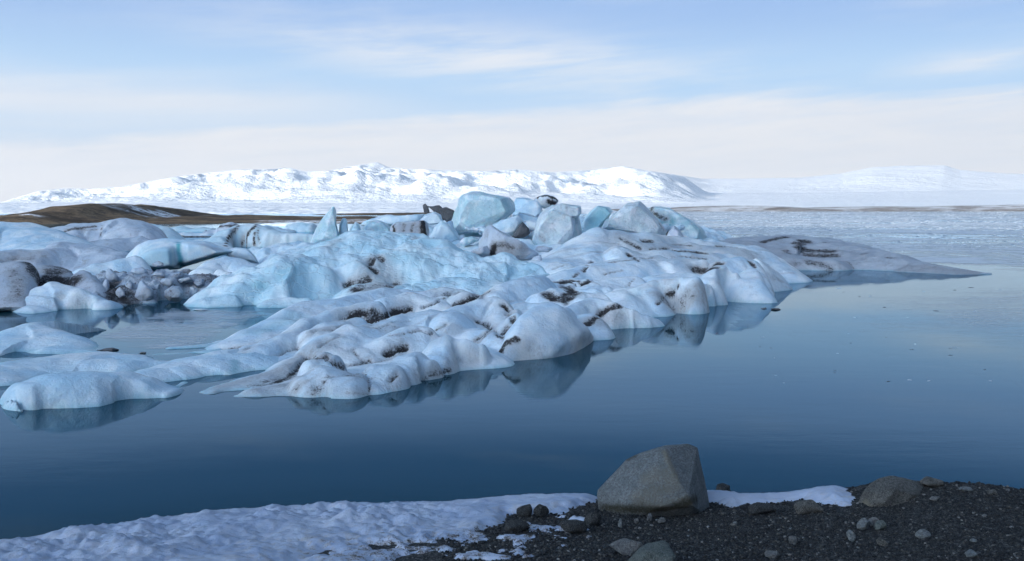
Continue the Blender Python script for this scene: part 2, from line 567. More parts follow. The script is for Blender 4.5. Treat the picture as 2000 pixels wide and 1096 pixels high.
w2 = t.m('MULTIPLY', w2, t.mr(mixn, 0.38, 0.6, 0.3, 1.0))
hi = t.m('MULTIPLY', t.mr(mixn, 0.52, 0.78, 0.0, 0.22), t.mr(el, 0.0, 0.2))
cl = t.m('MAXIMUM', t.m('MULTIPLY', bank, 0.95), t.m('MULTIPLY', strip, 0.75))
cl = t.m('MAXIMUM', cl, t.m('MULTIPLY', wis, 0.80))
cl = t.m('MAXIMUM', cl, t.m('MULTIPLY', w2, 0.72))
cl = t.m('MAXIMUM', cl, hi)
ccol = t.mix(t.mr(mixn, 0.35, 0.65), (7.5, 7.9, 8.6), (8.3, 8.45, 8.8))
ccol = t.mix(t.mr(el, 0.075, 0.012), ccol, (9.1, 9.3, 9.7))
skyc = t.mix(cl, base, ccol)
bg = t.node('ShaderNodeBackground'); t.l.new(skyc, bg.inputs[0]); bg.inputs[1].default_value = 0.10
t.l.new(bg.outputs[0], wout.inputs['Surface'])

sd_ = bpy.data.lights.new('sun', 'SUN'); sd_.energy = 5.0; sd_.angle = R(0.5); sd_.color = (1.0, 0.93, 0.84)
so = bpy.data.objects.new('sun', sd_); col.objects.link(so)
sdir = Vector((math.sin(R(SUN_AZ)) * math.cos(R(SUN_EL)), math.cos(R(SUN_AZ)) * math.cos(R(SUN_EL)), math.sin(R(SUN_EL))))
so.rotation_euler = sdir.to_track_quat('Z', 'Y').to_euler()
so.location = (-60, -80, 60)

sc.view_settings.view_transform = 'Standard'
sc.view_settings.look = 'None'
sc.view_settings.exposure = 0.12
sc.view_settings.gamma = 1.0
sc.cycles.use_denoising = True
sc.cycles.max_bounces = 6
sc.cycles.volume_bounces = 0
sc.cycles.diffuse_bounces = 3
sc.cycles.glossy_bounces = 3
sc.cycles.caustics_reflective = False
sc.cycles.caustics_refractive = False
sc.render.film_transparent = False

# ================================================================== WATER
m, t, out = new_mat('lagoon_water')
pos = t.node('ShaderNodeNewGeometry').outputs['Position']
r1 = t.noise(t.mapping(pos, (0.10, 0.35, 1)), 1.0, 4, 0.6, 0.5)
r2 = t.noise(t.mapping(pos, (0.9, 2.2, 1)), 1.0, 3, 0.6)
calm = t.mr(r1, 0.40, 0.62)
nb = t.bump(r2, t.m('ADD', 0.010, t.m('MULTIPLY', calm, 0.030)), 0.05)
nb = t.bump(t.noise(t.mapping(pos, (0.15, 0.4, 1)), 1.0, 2, 0.5), 0.012, 0.3, nb)
fr = t.node('ShaderNodeFresnel'); fr.inputs[0].default_value = 1.31
t.l.new(nb, fr.inputs['Normal'])
gl = t.node('ShaderNodeBsdfGlossy'); gl.inputs['Roughness'].default_value = 0.02
gl.inputs['Color'].default_value = (0.70, 0.88, 1.0, 1)
t.l.new(t.m('ADD', 0.015, t.m('MULTIPLY', calm, 0.05)), gl.inputs['Roughness'])
t.l.new(nb, gl.inputs['Normal'])
df = t.node('ShaderNodeBsdfDiffuse'); df.inputs['Color'].default_value = (0.003, 0.034, 0.046, 1)
ms = t.node('ShaderNodeMixShader')
t.l.new(fr.outputs[0], ms.inputs[0]); t.l.new(df.outputs[0], ms.inputs[1]); t.l.new(gl.outputs[0], ms.inputs[2])
t.l.new(ms.outputs[0], out.inputs['Surface'])
M_water = m
xs = np.array([-9000, -2500, -700, -200, -60, 0, 60, 200, 700, 2500, 9000.0]); ys = np.array([-2, 10, 30, 80, 200, 500, 1200, 3000.0])
X, Y = np.meshgrid(xs, ys)
wa = mesh_obj('water', np.stack([X.ravel(), Y.ravel(), 0 * X.ravel()], 1), grid_faces(len(xs), len(ys)), M_water)
tag(wa, 'still blue lagoon water mirroring the icebergs and the sky', 'water', kind='structure')

# ================================================================== SNOW MOUNTAINS AND GLACIER PLAIN
m, t, out = new_mat('snow_rock_and_shade')
geo = t.node('ShaderNodeNewGeometry')
pos = geo.outputs['Position']
nz = t.node('ShaderNodeSeparateXYZ'); t.l.new(geo.outputs['Normal'], nz.inputs[0])
n1 = t.noise(pos, 0.004, 6, 0.65); n2 = t.noise(pos, 0.03, 4, 0.7)
rock = t.m('MULTIPLY', t.mr(t.m('ADD', nz.outputs[2], t.m('MULTIPLY', t.m('SUBTRACT', n1, 0.5), 0.9)), 0.74, 0.58), t.mr(n2, 0.40, 0.54))
c = t.mix(t.m('MULTIPLY', rock, 0.8), (0.86, 0.87, 0.89), (0.25, 0.27, 0.32))  # bluish tone for bare rock and for shadow patches put into the colour
nb = t.bump(t.m('ADD', n1, t.m('MULTIPLY', n2, 0.3)), 0.5, 60.0)
principled(t, out, c, 0.8, nb, **{'Specular IOR Level': 0.1})
M_mtn = m

SKY = [(-1200, 400), (-500, 390), (-200, 400), (0, 400), (40, 388), (80, 376), (130, 371), (180, 372), (240, 368), (300, 357), (350, 348), (410, 341), (470, 335), (530, 334),
       (565, 331), (600, 339), (640, 338), (700, 326), (740, 320), (760, 330), (800, 333), (870, 336), (950, 338), (1010, 334), (1080, 340), (1160, 335), (1215, 328),
       (1260, 336), (1330, 346), (1370, 352), (1450, 352), (1560, 350), (1640, 342), (1700, 330), (1760, 327), (1840, 326), (1870, 335), (1960, 342), (2100, 345), (2600, 340), (3400, 380)]
SUB = [(-1200, 402), (-100, 402), (60, 392), (160, 385), (300, 378), (420, 370), (520, 362), (600, 368), (680, 372), (760, 378), (812, 388), (830, 366), (870, 360), (930, 352), (1010, 349), (1060, 358),
       (1110, 370), (1170, 362), (1240, 348), (1300, 356), (1345, 372), (1380, 386), (1500, 390), (1700, 388), (2000, 384), (2600, 384), (3400, 395)]
cols = np.linspace(-900, 2900, 620)
lo = np.concatenate([np.linspace(400, 1200, 24), np.linspace(1250, 4200, 60), np.linspace(4250, 11500, 170)])
PX, DD = np.meshgrid(cols, lo)
px, D = PX.ravel(), DD.ravel()
X = (px - 1000) / F * D
P0 = np.stack([X, D, 0 * X], 1)
sk = np.interp(px, *zip(*SKY)); su = np.interp(px, *zip(*SUB))
z1 = (402 - sk) / F * 9400; z2 = (402 - su) / F * 5200
f1 = sstep(5200, 9400, D) ** 1.3 * z1
jag = sstep(1400, 1250, px) * sstep(-200, 100, px)
f2 = z2 * np.exp(-((D - 5200) / 900) ** 2)
base = sstep(1300, 4500, D) * (10 + 22 * sstep(1250, 1500, px))
r = fbm(P0, 1500, 6, 0.55, 1.0, ridged=True)
r2 = fbm(P0, 520, 5, 0.55, 2.0, ridged=True)
r3 = fbm(P0, 2600, 4, 0.5, 6.0)
rel = (0.25 * r + 0.10 * r2 + 0.10 * r3)
front = sstep(2600, 3600, D)
z = base + np.maximum(f1, f2) * (1 + 0.10 * (r - 0.2)) + jag * front * (190 * rel + 110 * r2) * sstep(9600, 8200, D) * 0.9
z += (1 - jag) * front * 12 * r3 + (1 - jag) * 18 * r2 * sstep(8000, 9000, D) * sstep(1600, 1680, px) * sstep(1900, 1860, px)
z = np.where(D > 9400, z * sstep(11600, 9400, D), z)
# keep the slopes under the skyline measured in the photograph
lim = (402 - sk) / F * D + 2
z = np.minimum(z, lim + 4 * r2)
lft = sstep(1290, 1180, px)
z = np.where(D < 2600, np.maximum(z, lft * (0.4 + (D - 400) / 2200 * 8) - (1 - lft) * 3), z)
z -= sstep(1450, 1250, D) * 4 * (1 - lft) + sstep(460, 400, D) * 2
V = np.stack([X, D, z], 1)
mt = mesh_obj('mountains', V, grid_faces(len(cols), len(lo)), M_mtn)
tag(mt, 'snow covered mountains and glacier plain beyond the lagoon', 'mountain', kind='structure')

# ------------------------------------------------------------------ brown moraine hills and far shore
m, t, out = new_mat('moraine_earth')
pos = t.node('ShaderNodeNewGeometry').outputs['Position']
n1 = t.noise(t.mapping(pos, (1, 1, 4)), 0.07, 6, 0.7); n2 = t.noise(pos, 0.4, 5, 0.75); n3 = t.noise(t.mapping(pos, (0.5, 1, 2)), 0.03, 5, 0.6)
c = t.mix(t.mr(n1, 0.35, 0.65), (0.045, 0.034, 0.026), (0.20, 0.145, 0.095))
c = t.mix(t.m('MULTIPLY', t.mr(n2, 0.46, 0.6), 0.75), c, (0.045, 0.037, 0.033))
c = t.mix(t.m('MULTIPLY', t.mr(n3, 0.54, 0.62), t.mr(n2, 0.42, 0.56)), c, (0.72, 0.74, 0.78))
principled(t, out, c, 0.9, t.bump(n2, 0.6, 0.8), **{'Specular IOR Level': 0.1})
M_mor = m


def ridge_strip(name, label, prof, D0, depth, mat, amp, scale, kind='structure', nx=500, ny=40, foot=-0.3):
    cols = np.linspace(prof[0][0], prof[-1][0], nx)
    top = np.interp(cols, *zip(*prof))
    Ds = D0 + np.linspace(-depth, depth * 1.6, ny)
    PX, DD = np.meshgrid(cols, Ds)
    x = (PX.ravel() - 1000) / F * D0; y = DD.ravel()
    zt = CAMH + (400 - np.tile(top, ny)) / F * D0
    s = (y - D0) / depth
    pr = np.where(s < 0, 1 - np.abs(s) ** 1.5, 1 - (s / 1.6) ** 2)
    P0 = np.stack([x, y, 0 * x], 1)
    n = fbm(P0, scale, 6, 0.55, D0 * 0.013)
    zz = (zt - foot) * np.clip(pr, 0, 1) * (1 + 0.22 * fbm(P0, scale * 1.5, 3, 0.5, 3.0) * np.minimum(1, np.abs(s) * 3)) + foot + amp * n * np.clip(pr * 3, 0, 1)
    zz = np.minimum(zz, zt + amp * 0.5 * n)
    o = mesh_obj(name, np.stack([x, y, zz], 1), grid_faces(nx, ny), mat)
    tag(o, label, 'hill', kind=kind)
    return o


HILLP = [(-700, 428), (-400, 418), (-200, 420), (-60, 424), (0, 423), (30, 421), (50, 424), (90, 421), (120, 413), (150, 405), (170, 399), (190, 397), (206, 398), (225, 402), (250, 408), (275, 416),
         (300, 422), (325, 426), (350, 422), (380, 420), (420, 420), (450, 421), (500, 423), (560, 424), (640, 424), (720, 424), (860, 426)]
ridge_strip('hill', 'low brown moraine hill with one rounded summit on the far left shore', [(a, b + (0 if 140 < a < 240 else 1.5)) for a, b in HILLP], 260, 60, M_mor, 0.30, 7)
FARP = [(600, 421), (640, 418), (700, 417), (780, 416), (860, 415.5), (1000, 414)]
ridge_strip('hill', 'thin brown ridge of land on the far shore behind the spire', FARP, 420, 60, M_mor, 0.35, 30)
m, t, out = new_mat('far_shore_earth')
pos = t.node('ShaderNodeNewGeometry').outputs['Position']
n1 = t.noise(t.mapping(pos, (1, 1, 3)), 0.02, 6, 0.7); n2 = t.noise(pos, 0.1, 5, 0.75)
c = t.mix(t.mr(n1, 0.40, 0.62), (0.26, 0.23, 0.21), (0.62, 0.62, 0.64))
c = t.mix(t.m('MULTIPLY', t.mr(n2, 0.5, 0.62), 0.7), c, (0.17, 0.14, 0.125))
principled(t, out, c, 0.9, t.bump(n2, 0.6, 2.0), **{'Specular IOR Level': 0.1})
SHP = [(1180, 409), (1300, 407), (1340, 404.5), (1400, 402.5), (1460, 401.5), (1500, 402), (1545, 404), (1570, 405.5), (1620, 404.5), (1700, 403.5), (1800, 403), (1900, 401.5), (2000, 400), (2200, 398), (2600, 396)]
ridge_strip('shore', 'long low brown shore along the far edge of the lagoon', SHP, 640, 55, m, 0.35, 30, nx=900)

# ------------------------------------------------------------------ the land behind the viewer whose shade lies over the lagoon
m, t, out = new_mat('dark_moraine_gravel')
pos = t.node('ShaderNodeNewGeometry').outputs['Position']
n1 = t.noise(pos, 0.5, 6, 0.7)
principled(t, out, t.mix(n1, (0.03, 0.03, 0.032), (0.10, 0.095, 0.09)), 0.9, t.bump(n1, 0.7, 0.4), **{'Specular IOR Level': 0.1})
M_hillback = m
xs = np.linspace(-760, 560, 190); ys = np.concatenate([np.linspace(-420, -40, 60), np.linspace(-36, -8, 8), np.linspace(-6, 9, 12)])
X, Y = np.meshgrid(xs, ys); x, y = X.ravel(), Y.ravel()
P0 = np.stack([x, y, 0 * x], 1)
hz = 78 * np.exp(-((y + 225) / 75) ** 2) * (1 + 0.10 * fbm(P0, 120, 4, 0.5, 8)) + 0.5 * fbm(P0, 9, 4, 0.5, 9) * sstep(0, -20, y)
hz += np.interp(y, [-420, -60, 0, 4, 9], [-2, 1.0, 1.6, 1.1, -0.3])
hz -= sstep(10, 40, np.abs(x)) * sstep(-14, 4, y) * 1.8
mt = mesh_obj('terrain', np.stack([x, y, hz], 1), grid_faces(len(xs), len(ys)), M_hillback)
tag(mt, 'dark gravel moraine slope rising behind the shore', 'hill', kind='structure')

# ================================================================== THE FRONT FLOE
G_FLOE = 'low floes in the front row'
lobe_berg('iceberg', 'largest low white floe in front with dark dirt lying in its creases', M_white, [
    # low foot that carries the ridges
    lobe([(520, 752, 21.9), (620, 735, 22.6), (720, 720, 23.4), (830, 700, 24.4), (900, 690, 24.9), (940, 690, 25.0)], 1.3, 2.5, 2.6),
    lobe([(560, 690, 25.6), (700, 650, 27.4), (850, 625, 28.9), (980, 605, 30.4), (1040, 600, 31.0)], 2.6, 4.0, 2.6),
    # dirty tail reaching left
    lobe([(412, 763, 21.0), (470, 744, 22.0), (520, 729, 22.7), (560, 714, 23.3), (592, 692, 24.4), (622, 679, 24.9), (650, 682, 24.8)], [(402, 767), (440, 769), (490, 769), (545, 758), (600, 730), (640, 710)], 1.2, 1.7),
    # white nose
    lobe([(466, 772, 20.6), (495, 760, 20.9), (535, 750, 21.3), (570, 742, 21.8)], [(458, 777), (500, 784), (545, 778), (585, 776)], 0.45, 2.0),
    # big bulge low in front
    lobe([(598, 736, 21.0), (632, 716, 21.2), (684, 722, 21.2)], [(580, 777), (630, 781), (690, 780)], 0.8, 3.2),
    lobe([(600, 702, 22.2), (628, 687, 22.5), (652, 693, 22.4)], 0.6, 0.45, 2.6),
    lobe([(700, 735, 21.4), (735, 710, 21.8), (760, 706, 21.9)], [(690, 780), (730, 776), (765, 765)], 0.6, 2.6),
    lobe([(770, 704, 22.3), (790, 685, 22.7), (818, 682, 22.9), (840, 700, 22.8)], [(760, 766), (800, 754), (850, 742)], 0.6, 2.6),
    lobe([(852, 690, 23.6), (872, 654, 24.3), (900, 665, 24.3), (938, 682, 24.3)], [(845, 743), (880, 736), (900, 721), (945, 716)], 0.9, 2.2),
    # central broad back
    lobe([(625, 672, 24.6), (650, 655, 25.2), (690, 636, 26.1), (740, 618, 27.1), (790, 608, 27.8), (840, 604, 28.2), (885, 612, 28.0), (912, 632, 27.0)], 1.7, 1.0, 2.4),
    lobe([(690, 676, 24.7), (740, 652, 25.4), (800, 643, 25.8), (838, 640, 25.9)], 1.2, 0.9, 2.3),
    # white saddle with a steep right edge
    lobe([(868, 606, 28.4), (900, 589, 29.4), (940, 577, 30.0), (962, 573, 30.2), (982, 580, 30.0), (994, 600, 29.0), (1004, 626, 28.0)], 1.35, 0.7, 2.1),
    lobe([(900, 642, 26.6), (945, 652, 26.5), (978, 664, 26.2)], 0.9, 0.7, 1.9),
    lobe([(992, 590, 31.0), (1030, 583, 31.5), (1064, 592, 31.2)], 1.2, 0.7, 1.9),
    # left slab with the steep end
    lobe([(461, 688, 24.9), (500, 670, 25.6), (545, 653, 26.2), (580, 631, 27.2), (610, 611, 28.0), (660, 597, 28.8), (720, 588, 29.6)], [(466, 731), (530, 718), (580, 697), (620, 680), (680, 640), (760, 612)], 0.7, 3.2),
    lobe([(600, 642, 26.5), (640, 624, 27.2), (690, 614, 27.9)], 1.1, 0.8, 2.2),
    # blue hollow behind it and the far rim
    lobe([(452, 668, 27.6), (500, 642, 28.9), (540, 622, 29.8), (572, 603, 30.8), (600, 591, 31.8), (650, 585, 32.4), (700, 573, 33.8), (760, 567, 34.6), (820, 562, 35.4), (862, 556, 36.0), (895, 560, 36.0), (930, 568, 35.2), (1000, 560, 36.5), (1060, 553, 37.5)], 2.0, 1.2, 2.2),
    lobe([(740, 590, 31.4), (800, 582, 32.2), (870, 582, 32.2)], 1.2, 1.2, 2.1),
], 0.045, k=0.03, warp=0.16, wscale=1.1, amp=0.045, nscale=0.7, rid=0.04, crease=0.62, cw=0.06, carve=0.22, bands=[(0.6, 0.8, 6.0, 0.8, 0.7, 0.10, 0.40), (0.6, 0.8, 7.0, 0.3, 0.45, 0.2, 0.5)],
    folds=[(0.47, 0.88, 3.4, 2.9, 0.50, 0.75), (0.5, 0.86, 1.8, 1.0, 0.06, 0.2)], streaks=[
    ('dirt', [(541, 746), (560, 738), (573, 727), (586, 711), (600, 700), (612, 696), (640, 693)], 0.104, 0.95), ('film', [(541, 746), (560, 738), (573, 727), (586, 711), (600, 700), (612, 696), (640, 693)], 0.29, 0.55),
    ('dirt', [(668, 626), (690, 614), (705, 608), (735, 606)], 0.176, 0.85), ('film', [(668, 626), (690, 614), (705, 608), (735, 606)], 0.48, 0.55),
    ('dirt', [(715, 622), (745, 614), (770, 607), (800, 600)], 0.160, 0.95), ('film', [(715, 622), (745, 614), (770, 607), (800, 600)], 0.44, 0.55),
    ('dirt', [(662, 719), (690, 714), (705, 708), (722, 702)], 0.056, 0.95), ('film', [(662, 719), (690, 714), (705, 708), (722, 702)], 0.15, 0.55),
    ('dirt', [(755, 690), (770, 680), (790, 677)], 0.144, 0.9), ('film', [(755, 690), (770, 680), (790, 677)], 0.40, 0.55),
    ('dirt', [(840, 651), (855, 641), (872, 634)], 0.064, 0.8), ('film', [(840, 651), (855, 641), (872, 634)], 0.18, 0.55),
    ('dirt', [(888, 596), (905, 586), (925, 578), (952, 571)], 0.176, 0.95), ('film', [(888, 596), (905, 586), (925, 578), (952, 571)], 0.48, 0.55),
    ('dirt', [(932, 628), (950, 632), (962, 645), (978, 655), (990, 640)], 0.120, 0.95), ('film', [(932, 628), (950, 632), (962, 645), (978, 655), (990, 640)], 0.33, 0.55),
    ('dirt', [(985, 596), (995, 606), (998, 614)], 0.160, 0.9), ('film', [(985, 596), (995, 606), (998, 614)], 0.44, 0.55),
    ('dirt', [(625, 677), (645, 665), (665, 655)], 0.064, 0.55), ('film', [(625, 677), (645, 665), (665, 655)], 0.18, 0.55),
    ('dirt', [(680, 766), (720, 770)], 0.056, 0.5), ('film', [(680, 766), (720, 770)], 0.15, 0.55),
    ('film', [(430, 755), (480, 742), (530, 728), (570, 712), (600, 690)], 0.35, 0.9),
    ('film', [(770, 755), (820, 740), (870, 735)], 0.25, 0.5),
    ('film', [(850, 665), (870, 645), (890, 640)], 0.3, 0.4),
    ('film', [(640, 672), (680, 690), (720, 695)], 0.3, 0.35),
    ('dirt', [(640, 700), (655, 708), (675, 712)], 0.08, 0.8), ('dirt', [(520, 752), (541, 746)], 0.08, 0.7),
    ('dirt', [(800, 648), (820, 643), (838, 650)], 0.08, 0.7), ('dirt', [(760, 655), (790, 650)], 0.06, 0.6), ('dirt', [(830, 735), (850, 728), (880, 722)], 0.10, 0.75), ('dirt', [(760, 742), (775, 730)], 0.08, 0.7),
    ('dirt', [(740, 640), (775, 628), (800, 626)], 0.06, 0.6), ('dirt', [(600, 655), (615, 648)], 0.07, 0.5), ('dirt', [(880, 575), (850, 590), (825, 600)], 0.09, 0.75), ('dirt', [(1000, 612), (1003, 625)], 0.12, 0.9),
    ('film', [(540, 735), (600, 690), (640, 670)], 0.4, 0.8), ('film', [(780, 745), (860, 725), (930, 700)], 0.3, 0.6), ('film', [(640, 765), (720, 765)], 0.2, 0.5),
    ('teal', [(500, 648), (535, 640), (560, 628), (575, 618)], 0.45, 0.30),
], cat='iceberg', group=G_FLOE)

block('iceberg', 'white pyramid shaped ice hump at the right end of the front floe', M_white, [
    np.array([at(1062, 592, 27.3), at(1075, 594, 27.3), at(1052, 600, 27.0), at(1020, 618, 26.2), at(990, 650, 25.4), at(983, 664, 25.0), at(1096, 606, 27.0), at(1120, 630, 27.0), at(1140, 645, 27.2),
              onz(945, 721, -.12), onz(1000, 719, -.12), onz(1060, 714, -.12), onz(1110, 702, -.12), onz(1142, 682, -.12), onz(1176, 659, -.12), onz(1150, 640, -.2), onz(1000, 640, -.2), onz(960, 690, -.2),
              at(1086, 640, 26.15), at(1101, 676, 25.8)])],
    res=120, smooth=2, amp=0.014, rid=0.012, facets=9, bite=0.03, scoops=5, cat='iceberg', group=G_FLOE, streaks=[
        ('dirt', [(950, 708), (962, 698), (975, 690), (988, 670), (1000, 664)], 0.14, 0.9),
        ('dirt', [(1005, 660), (1012, 664)], 0.10, 0.8),
        ('film', [(990, 700), (1030, 690)], 0.4, 0.35)])

lobe_berg('iceberg', 'rounded ice hump with a wide brown stain beside the white pyramid', M_white, [
    lobe([(1102, 604, 31.2), (1130, 590, 32.2), (1160, 582, 32.8), (1198, 590, 32.4), (1235, 604, 32.2), (1262, 614, 32.4), (1278, 622, 32.8)],
         [(1120, 660), (1160, 645), (1222, 645), (1262, 634), (1287, 626)], 1.0, 2.0),
    lobe([(1120, 618, 30.2), (1150, 612, 30.4)], 1.4, 1.2, 2.0),
    lobe([(1176, 652, 30.0), (1182, 650, 30.0)], 0.5, 0.5, 1.5),
], 0.05, amp=0.04, nscale=0.9, rid=0.05, warp=0.1, streaks=[
    ('dirt', [(1147, 632), (1160, 622), (1172, 614), (1184, 604), (1200, 598), (1214, 595)], 0.17, 0.85),
    ('film', [(1150, 628), (1175, 625), (1190, 612)], 0.4, 0.9)], group=G_FLOE)

lobe_berg('iceberg', 'ash covered lumpy ice between the pyramid hump and the scalloped floe', M_white, [
    lobe([(1010, 572, 36.0), (1050, 556, 37.8), (1090, 549, 38.5), (1140, 546, 38.8), (1175, 560, 37.5)], 2.4, 1.6, 1.8),
    lobe([(1048, 575, 34.6), (1080, 566, 35.0), (1115, 562, 35.4)], 1.8, 1.0, 1.8),
    lobe([(1130, 572, 34.8), (1165, 572, 35.0)], 1.6, 1.0, 1.8),
], 0.05, amp=0.10, nscale=0.6, rid=0.10, crease=0.6, streaks=[
    ('dirt', [(1072, 575), (1085, 582), (1100, 584), (1118, 572), (1110, 562)], 0.36, 0.9),
    ('dirt', [(1042, 554), (1055, 549), (1068, 551)], 0.22, 1.0),
    ('dirt', [(1088, 552), (1105, 548), (1125, 549)], 0.25, 0.9),
    ('dirt', [(1132, 556), (1148, 550), (1160, 549)], 0.22, 1.0),
    ('dirt', [(1010, 572), (1025, 564), (1040, 561)], 0.15, 0.9)], group=G_FLOE)

# ================================================================== MIDDLE FLOE WITH SCALLOPED EDGE
lobe_berg('iceberg', 'broad grey white floe with a steep peak and a scalloped right edge', M_white, [
    # back peak and plateau
    lobe([(1052, 512, 44.5), (1085, 500, 46.5), (1112, 478, 48.5), (1140, 458, 50.2), (1166, 446, 51.2), (1198, 455, 51.0), (1240, 464, 51.5), (1300, 467, 53.0), (1380, 470, 54.0), (1460, 478, 55.0)], 5.0, 3.0, 1.7),
    lobe([(1200, 482, 47.5), (1270, 487, 48.0), (1350, 489, 49.0), (1430, 494, 50.0)], 2.6, 2.0, 1.8),
    lobe([(1060, 545, 40.2), (1100, 530, 41.6), (1160, 518, 43.0), (1230, 512, 44.0), (1290, 508, 45.0)], 2.4, 2.4, 1.8),
    lobe([(1130, 552, 38.4), (1185, 541, 39.4), (1235, 536, 40.0)], 1.8, 1.8, 1.8),
    lobe([(1300, 512, 44.2), (1345, 508, 45.0), (1370, 511, 45.0)], 1.6, 1.6, 1.8),
    # scalloped front
    lobe([(1190, 568, 36.6), (1215, 560, 37.2), (1245, 556, 37.4)], 2.4, 1.4, 1.9),
    lobe([(1240, 566, 36.6), (1280, 553, 37.2), (1325, 556, 37.2), (1352, 562, 37.0)], [(1230, 608), (1280, 605), (1330, 605), (1378, 598)], 1.2, 2.8),
    lobe([(1320, 552, 38.2), (1352, 543, 39.0), (1385, 552, 39.2)], [(1340, 604), (1378, 598), (1402, 590)], 1.2, 2.8),
    lobe([(1270, 534, 40.6), (1320, 530, 41.2), (1360, 536, 41.0)], 2.4, 1.6, 2.0),
    lobe([(1385, 540, 40.0), (1402, 522, 41.2), (1420, 519, 41.6), (1434, 530, 41.6)], [(1400, 591), (1425, 584), (1447, 578)], 1.1, 2.8),
    lobe([(1400, 510, 44.0), (1440, 507, 44.6), (1466, 513, 44.6)], 1.9, 1.5, 2.0),
    lobe([(1440, 542, 41.8), (1458, 533, 42.4), (1476, 528, 43.0), (1488, 540, 43.0)], [(1446, 578), (1475, 573), (1497, 561)], 1.1, 2.8),
    lobe([(1478, 517, 46.5), (1495, 524, 46.8), (1508, 533, 47.4)], 1.2, 1.2, 1.6),
], 0.07, k=0.035, warp=0.18, wscale=1.8, amp=0.08, nscale=1.0, rid=0.07, crease=0.3, cw=0.06, carve=0.15, bands=[(0.9, 0.43, 6.0, 1.0, 0.65, 0.10, 0.40), (0.9, 0.43, 7.0, 0.4, 0.5, 0.2, 0.5)],
    folds=[(0.9, 0.43, 3.0, 2.8, 0.42, 0.6), (0.9, 0.43, 1.8, 1.0, 0.06, 0.1)], streaks=[
    ('dirt', [(1284, 592), (1297, 580), (1312, 568), (1326, 558)], 0.10, 0.95),
    ('dirt', [(1355, 526), (1378, 528), (1395, 520), (1405, 514)], 0.30, 0.85),
    ('dirt', [(1140, 528), (1148, 518), (1156, 510)], 0.13, 0.95),
    ('dirt', [(1120, 540), (1130, 533)], 0.10, 0.7),
    ('dirt', [(1228, 497), (1238, 503), (1246, 508)], 0.18, 0.95),
    ('dirt', [(1215, 466), (1235, 476), (1250, 484)], 0.20, 0.75),
    ('dirt', [(1255, 470), (1275, 472)], 0.20, 0.8),
    ('dirt', [(1272, 488), (1300, 486), (1340, 490), (1380, 494)], 0.18, 0.85),
    ('dirt', [(1100, 510), (1120, 512)], 0.10, 0.4),
    ('dirt', [(1466, 512), (1474, 520)], 0.18, 0.8),
    ('dirt', [(1190, 512), (1240, 506), (1275, 503)], 0.10, 0.7), ('dirt', [(1330, 500), (1380, 505)], 0.10, 0.7), ('dirt', [(1180, 535), (1215, 528)], 0.08, 0.6), ('dirt', [(1225, 560), (1238, 545)], 0.08, 0.6),
    ('dirt', [(1400, 480), (1440, 484)], 0.14, 0.75), ('dirt', [(1310, 477), (1350, 479)], 0.12, 0.7), ('dirt', [(1080, 525), (1100, 518)], 0.08, 0.6),
    ('film', [(1210, 470), (1300, 480), (1400, 485), (1450, 490)], 1.6, 0.75),
    ('film', [(1250, 500), (1330, 505), (1390, 500)], 0.9, 0.5),
    ('film', [(1350, 526), (1400, 518)], 0.5, 0.9),
    ('teal', [(1240, 565), (1235, 580)], 0.3, 0.18),
], film=0.05, cat='iceberg', group='low floes in the middle of the lagoon')

# ================================================================== LONG GREY TONGUE
def tongue_film(V, h, P0):
    return 0.25 + 0.35 * sstep(0.0, 0.4, fbm(P0, 5, 4, 0.55, 4))


lobe_berg('iceberg', 'long flat grey ice tongue tapering to a point on the right', M_tongue, [
    lobe([(1330, 470, 66.0), (1420, 468, 67.5), (1495, 461.5, 69.0), (1545, 459, 69.5), (1590, 463, 69.0), (1640, 472, 67.5), (1720, 492, 63.8), (1800, 512, 60.4), (1870, 525, 58.0), (1932, 533, 57.4)],
         [(1400, 527), (1500, 528), (1700, 529), (1790, 533), (1860, 541), (1936, 534)], [6, 6, 6, 6, 6, 5, 4, 2.2, 1.0, 0.4], 1.8),
    lobe([(1440, 500, 62.0), (1520, 498, 62.5), (1620, 508, 61.6)], [(1440, 527), (1530, 528), (1640, 529)], 4.0, 2.2),
    lobe([(1490, 520, 55.5), (1505, 528, 55.0)], 1.2, 1.2, 1.8),
], 0.10, k=0.1, warp=0.15, amp=0.14, nscale=1.6, rid=0.12, film_fn=tongue_film, folds=[(0.95, 0.3, 2.0, 1.6, 0.10, 0.12)], crease=0.5, carve=0.05, streaks=[
    ('dirt', [(1490, 472), (1510, 467), (1535, 463)], 0.44, 0.77), ('dirt', [(1556, 476), (1575, 472)], 0.56, 0.81),
    ('dirt', [(1560, 484), (1580, 490), (1600, 490), (1625, 490)], 0.53, 0.81), ('dirt', [(1575, 497), (1600, 500), (1632, 499)], 0.45, 0.77),
    ('dirt', [(1535, 490), (1540, 496)], 0.38, 0.65), ('dirt', [(1505, 503), (1515, 505)], 0.44, 0.65), ('dirt', [(1580, 512), (1605, 516), (1620, 524)], 0.44, 0.65),
    ('dirt', [(1540, 518), (1560, 514)], 0.31, 0.56), ('dirt', [(1685, 496), (1692, 494)], 0.31, 0.65), ('dirt', [(1735, 504), (1742, 504)], 0.31, 0.65), ('dirt', [(1610, 474), (1618, 474)], 0.25, 0.56),
    ('dirt', [(1640, 510), (1640, 524)], 0.19, 0.40), ('dirt', [(1420, 490), (1450, 492)], 0.25, 0.40),
    ('dirt', [(1780, 520), (1830, 524), (1900, 532)], 0.38, 0.34),
    ('film', [(1770, 522), (1830, 528), (1900, 534)], 0.9, 0.9), ('film', [(1400, 480), (1480, 490), (1540, 505)], 2.2, 0.5),
], group='low floes in the middle of the lagoon')

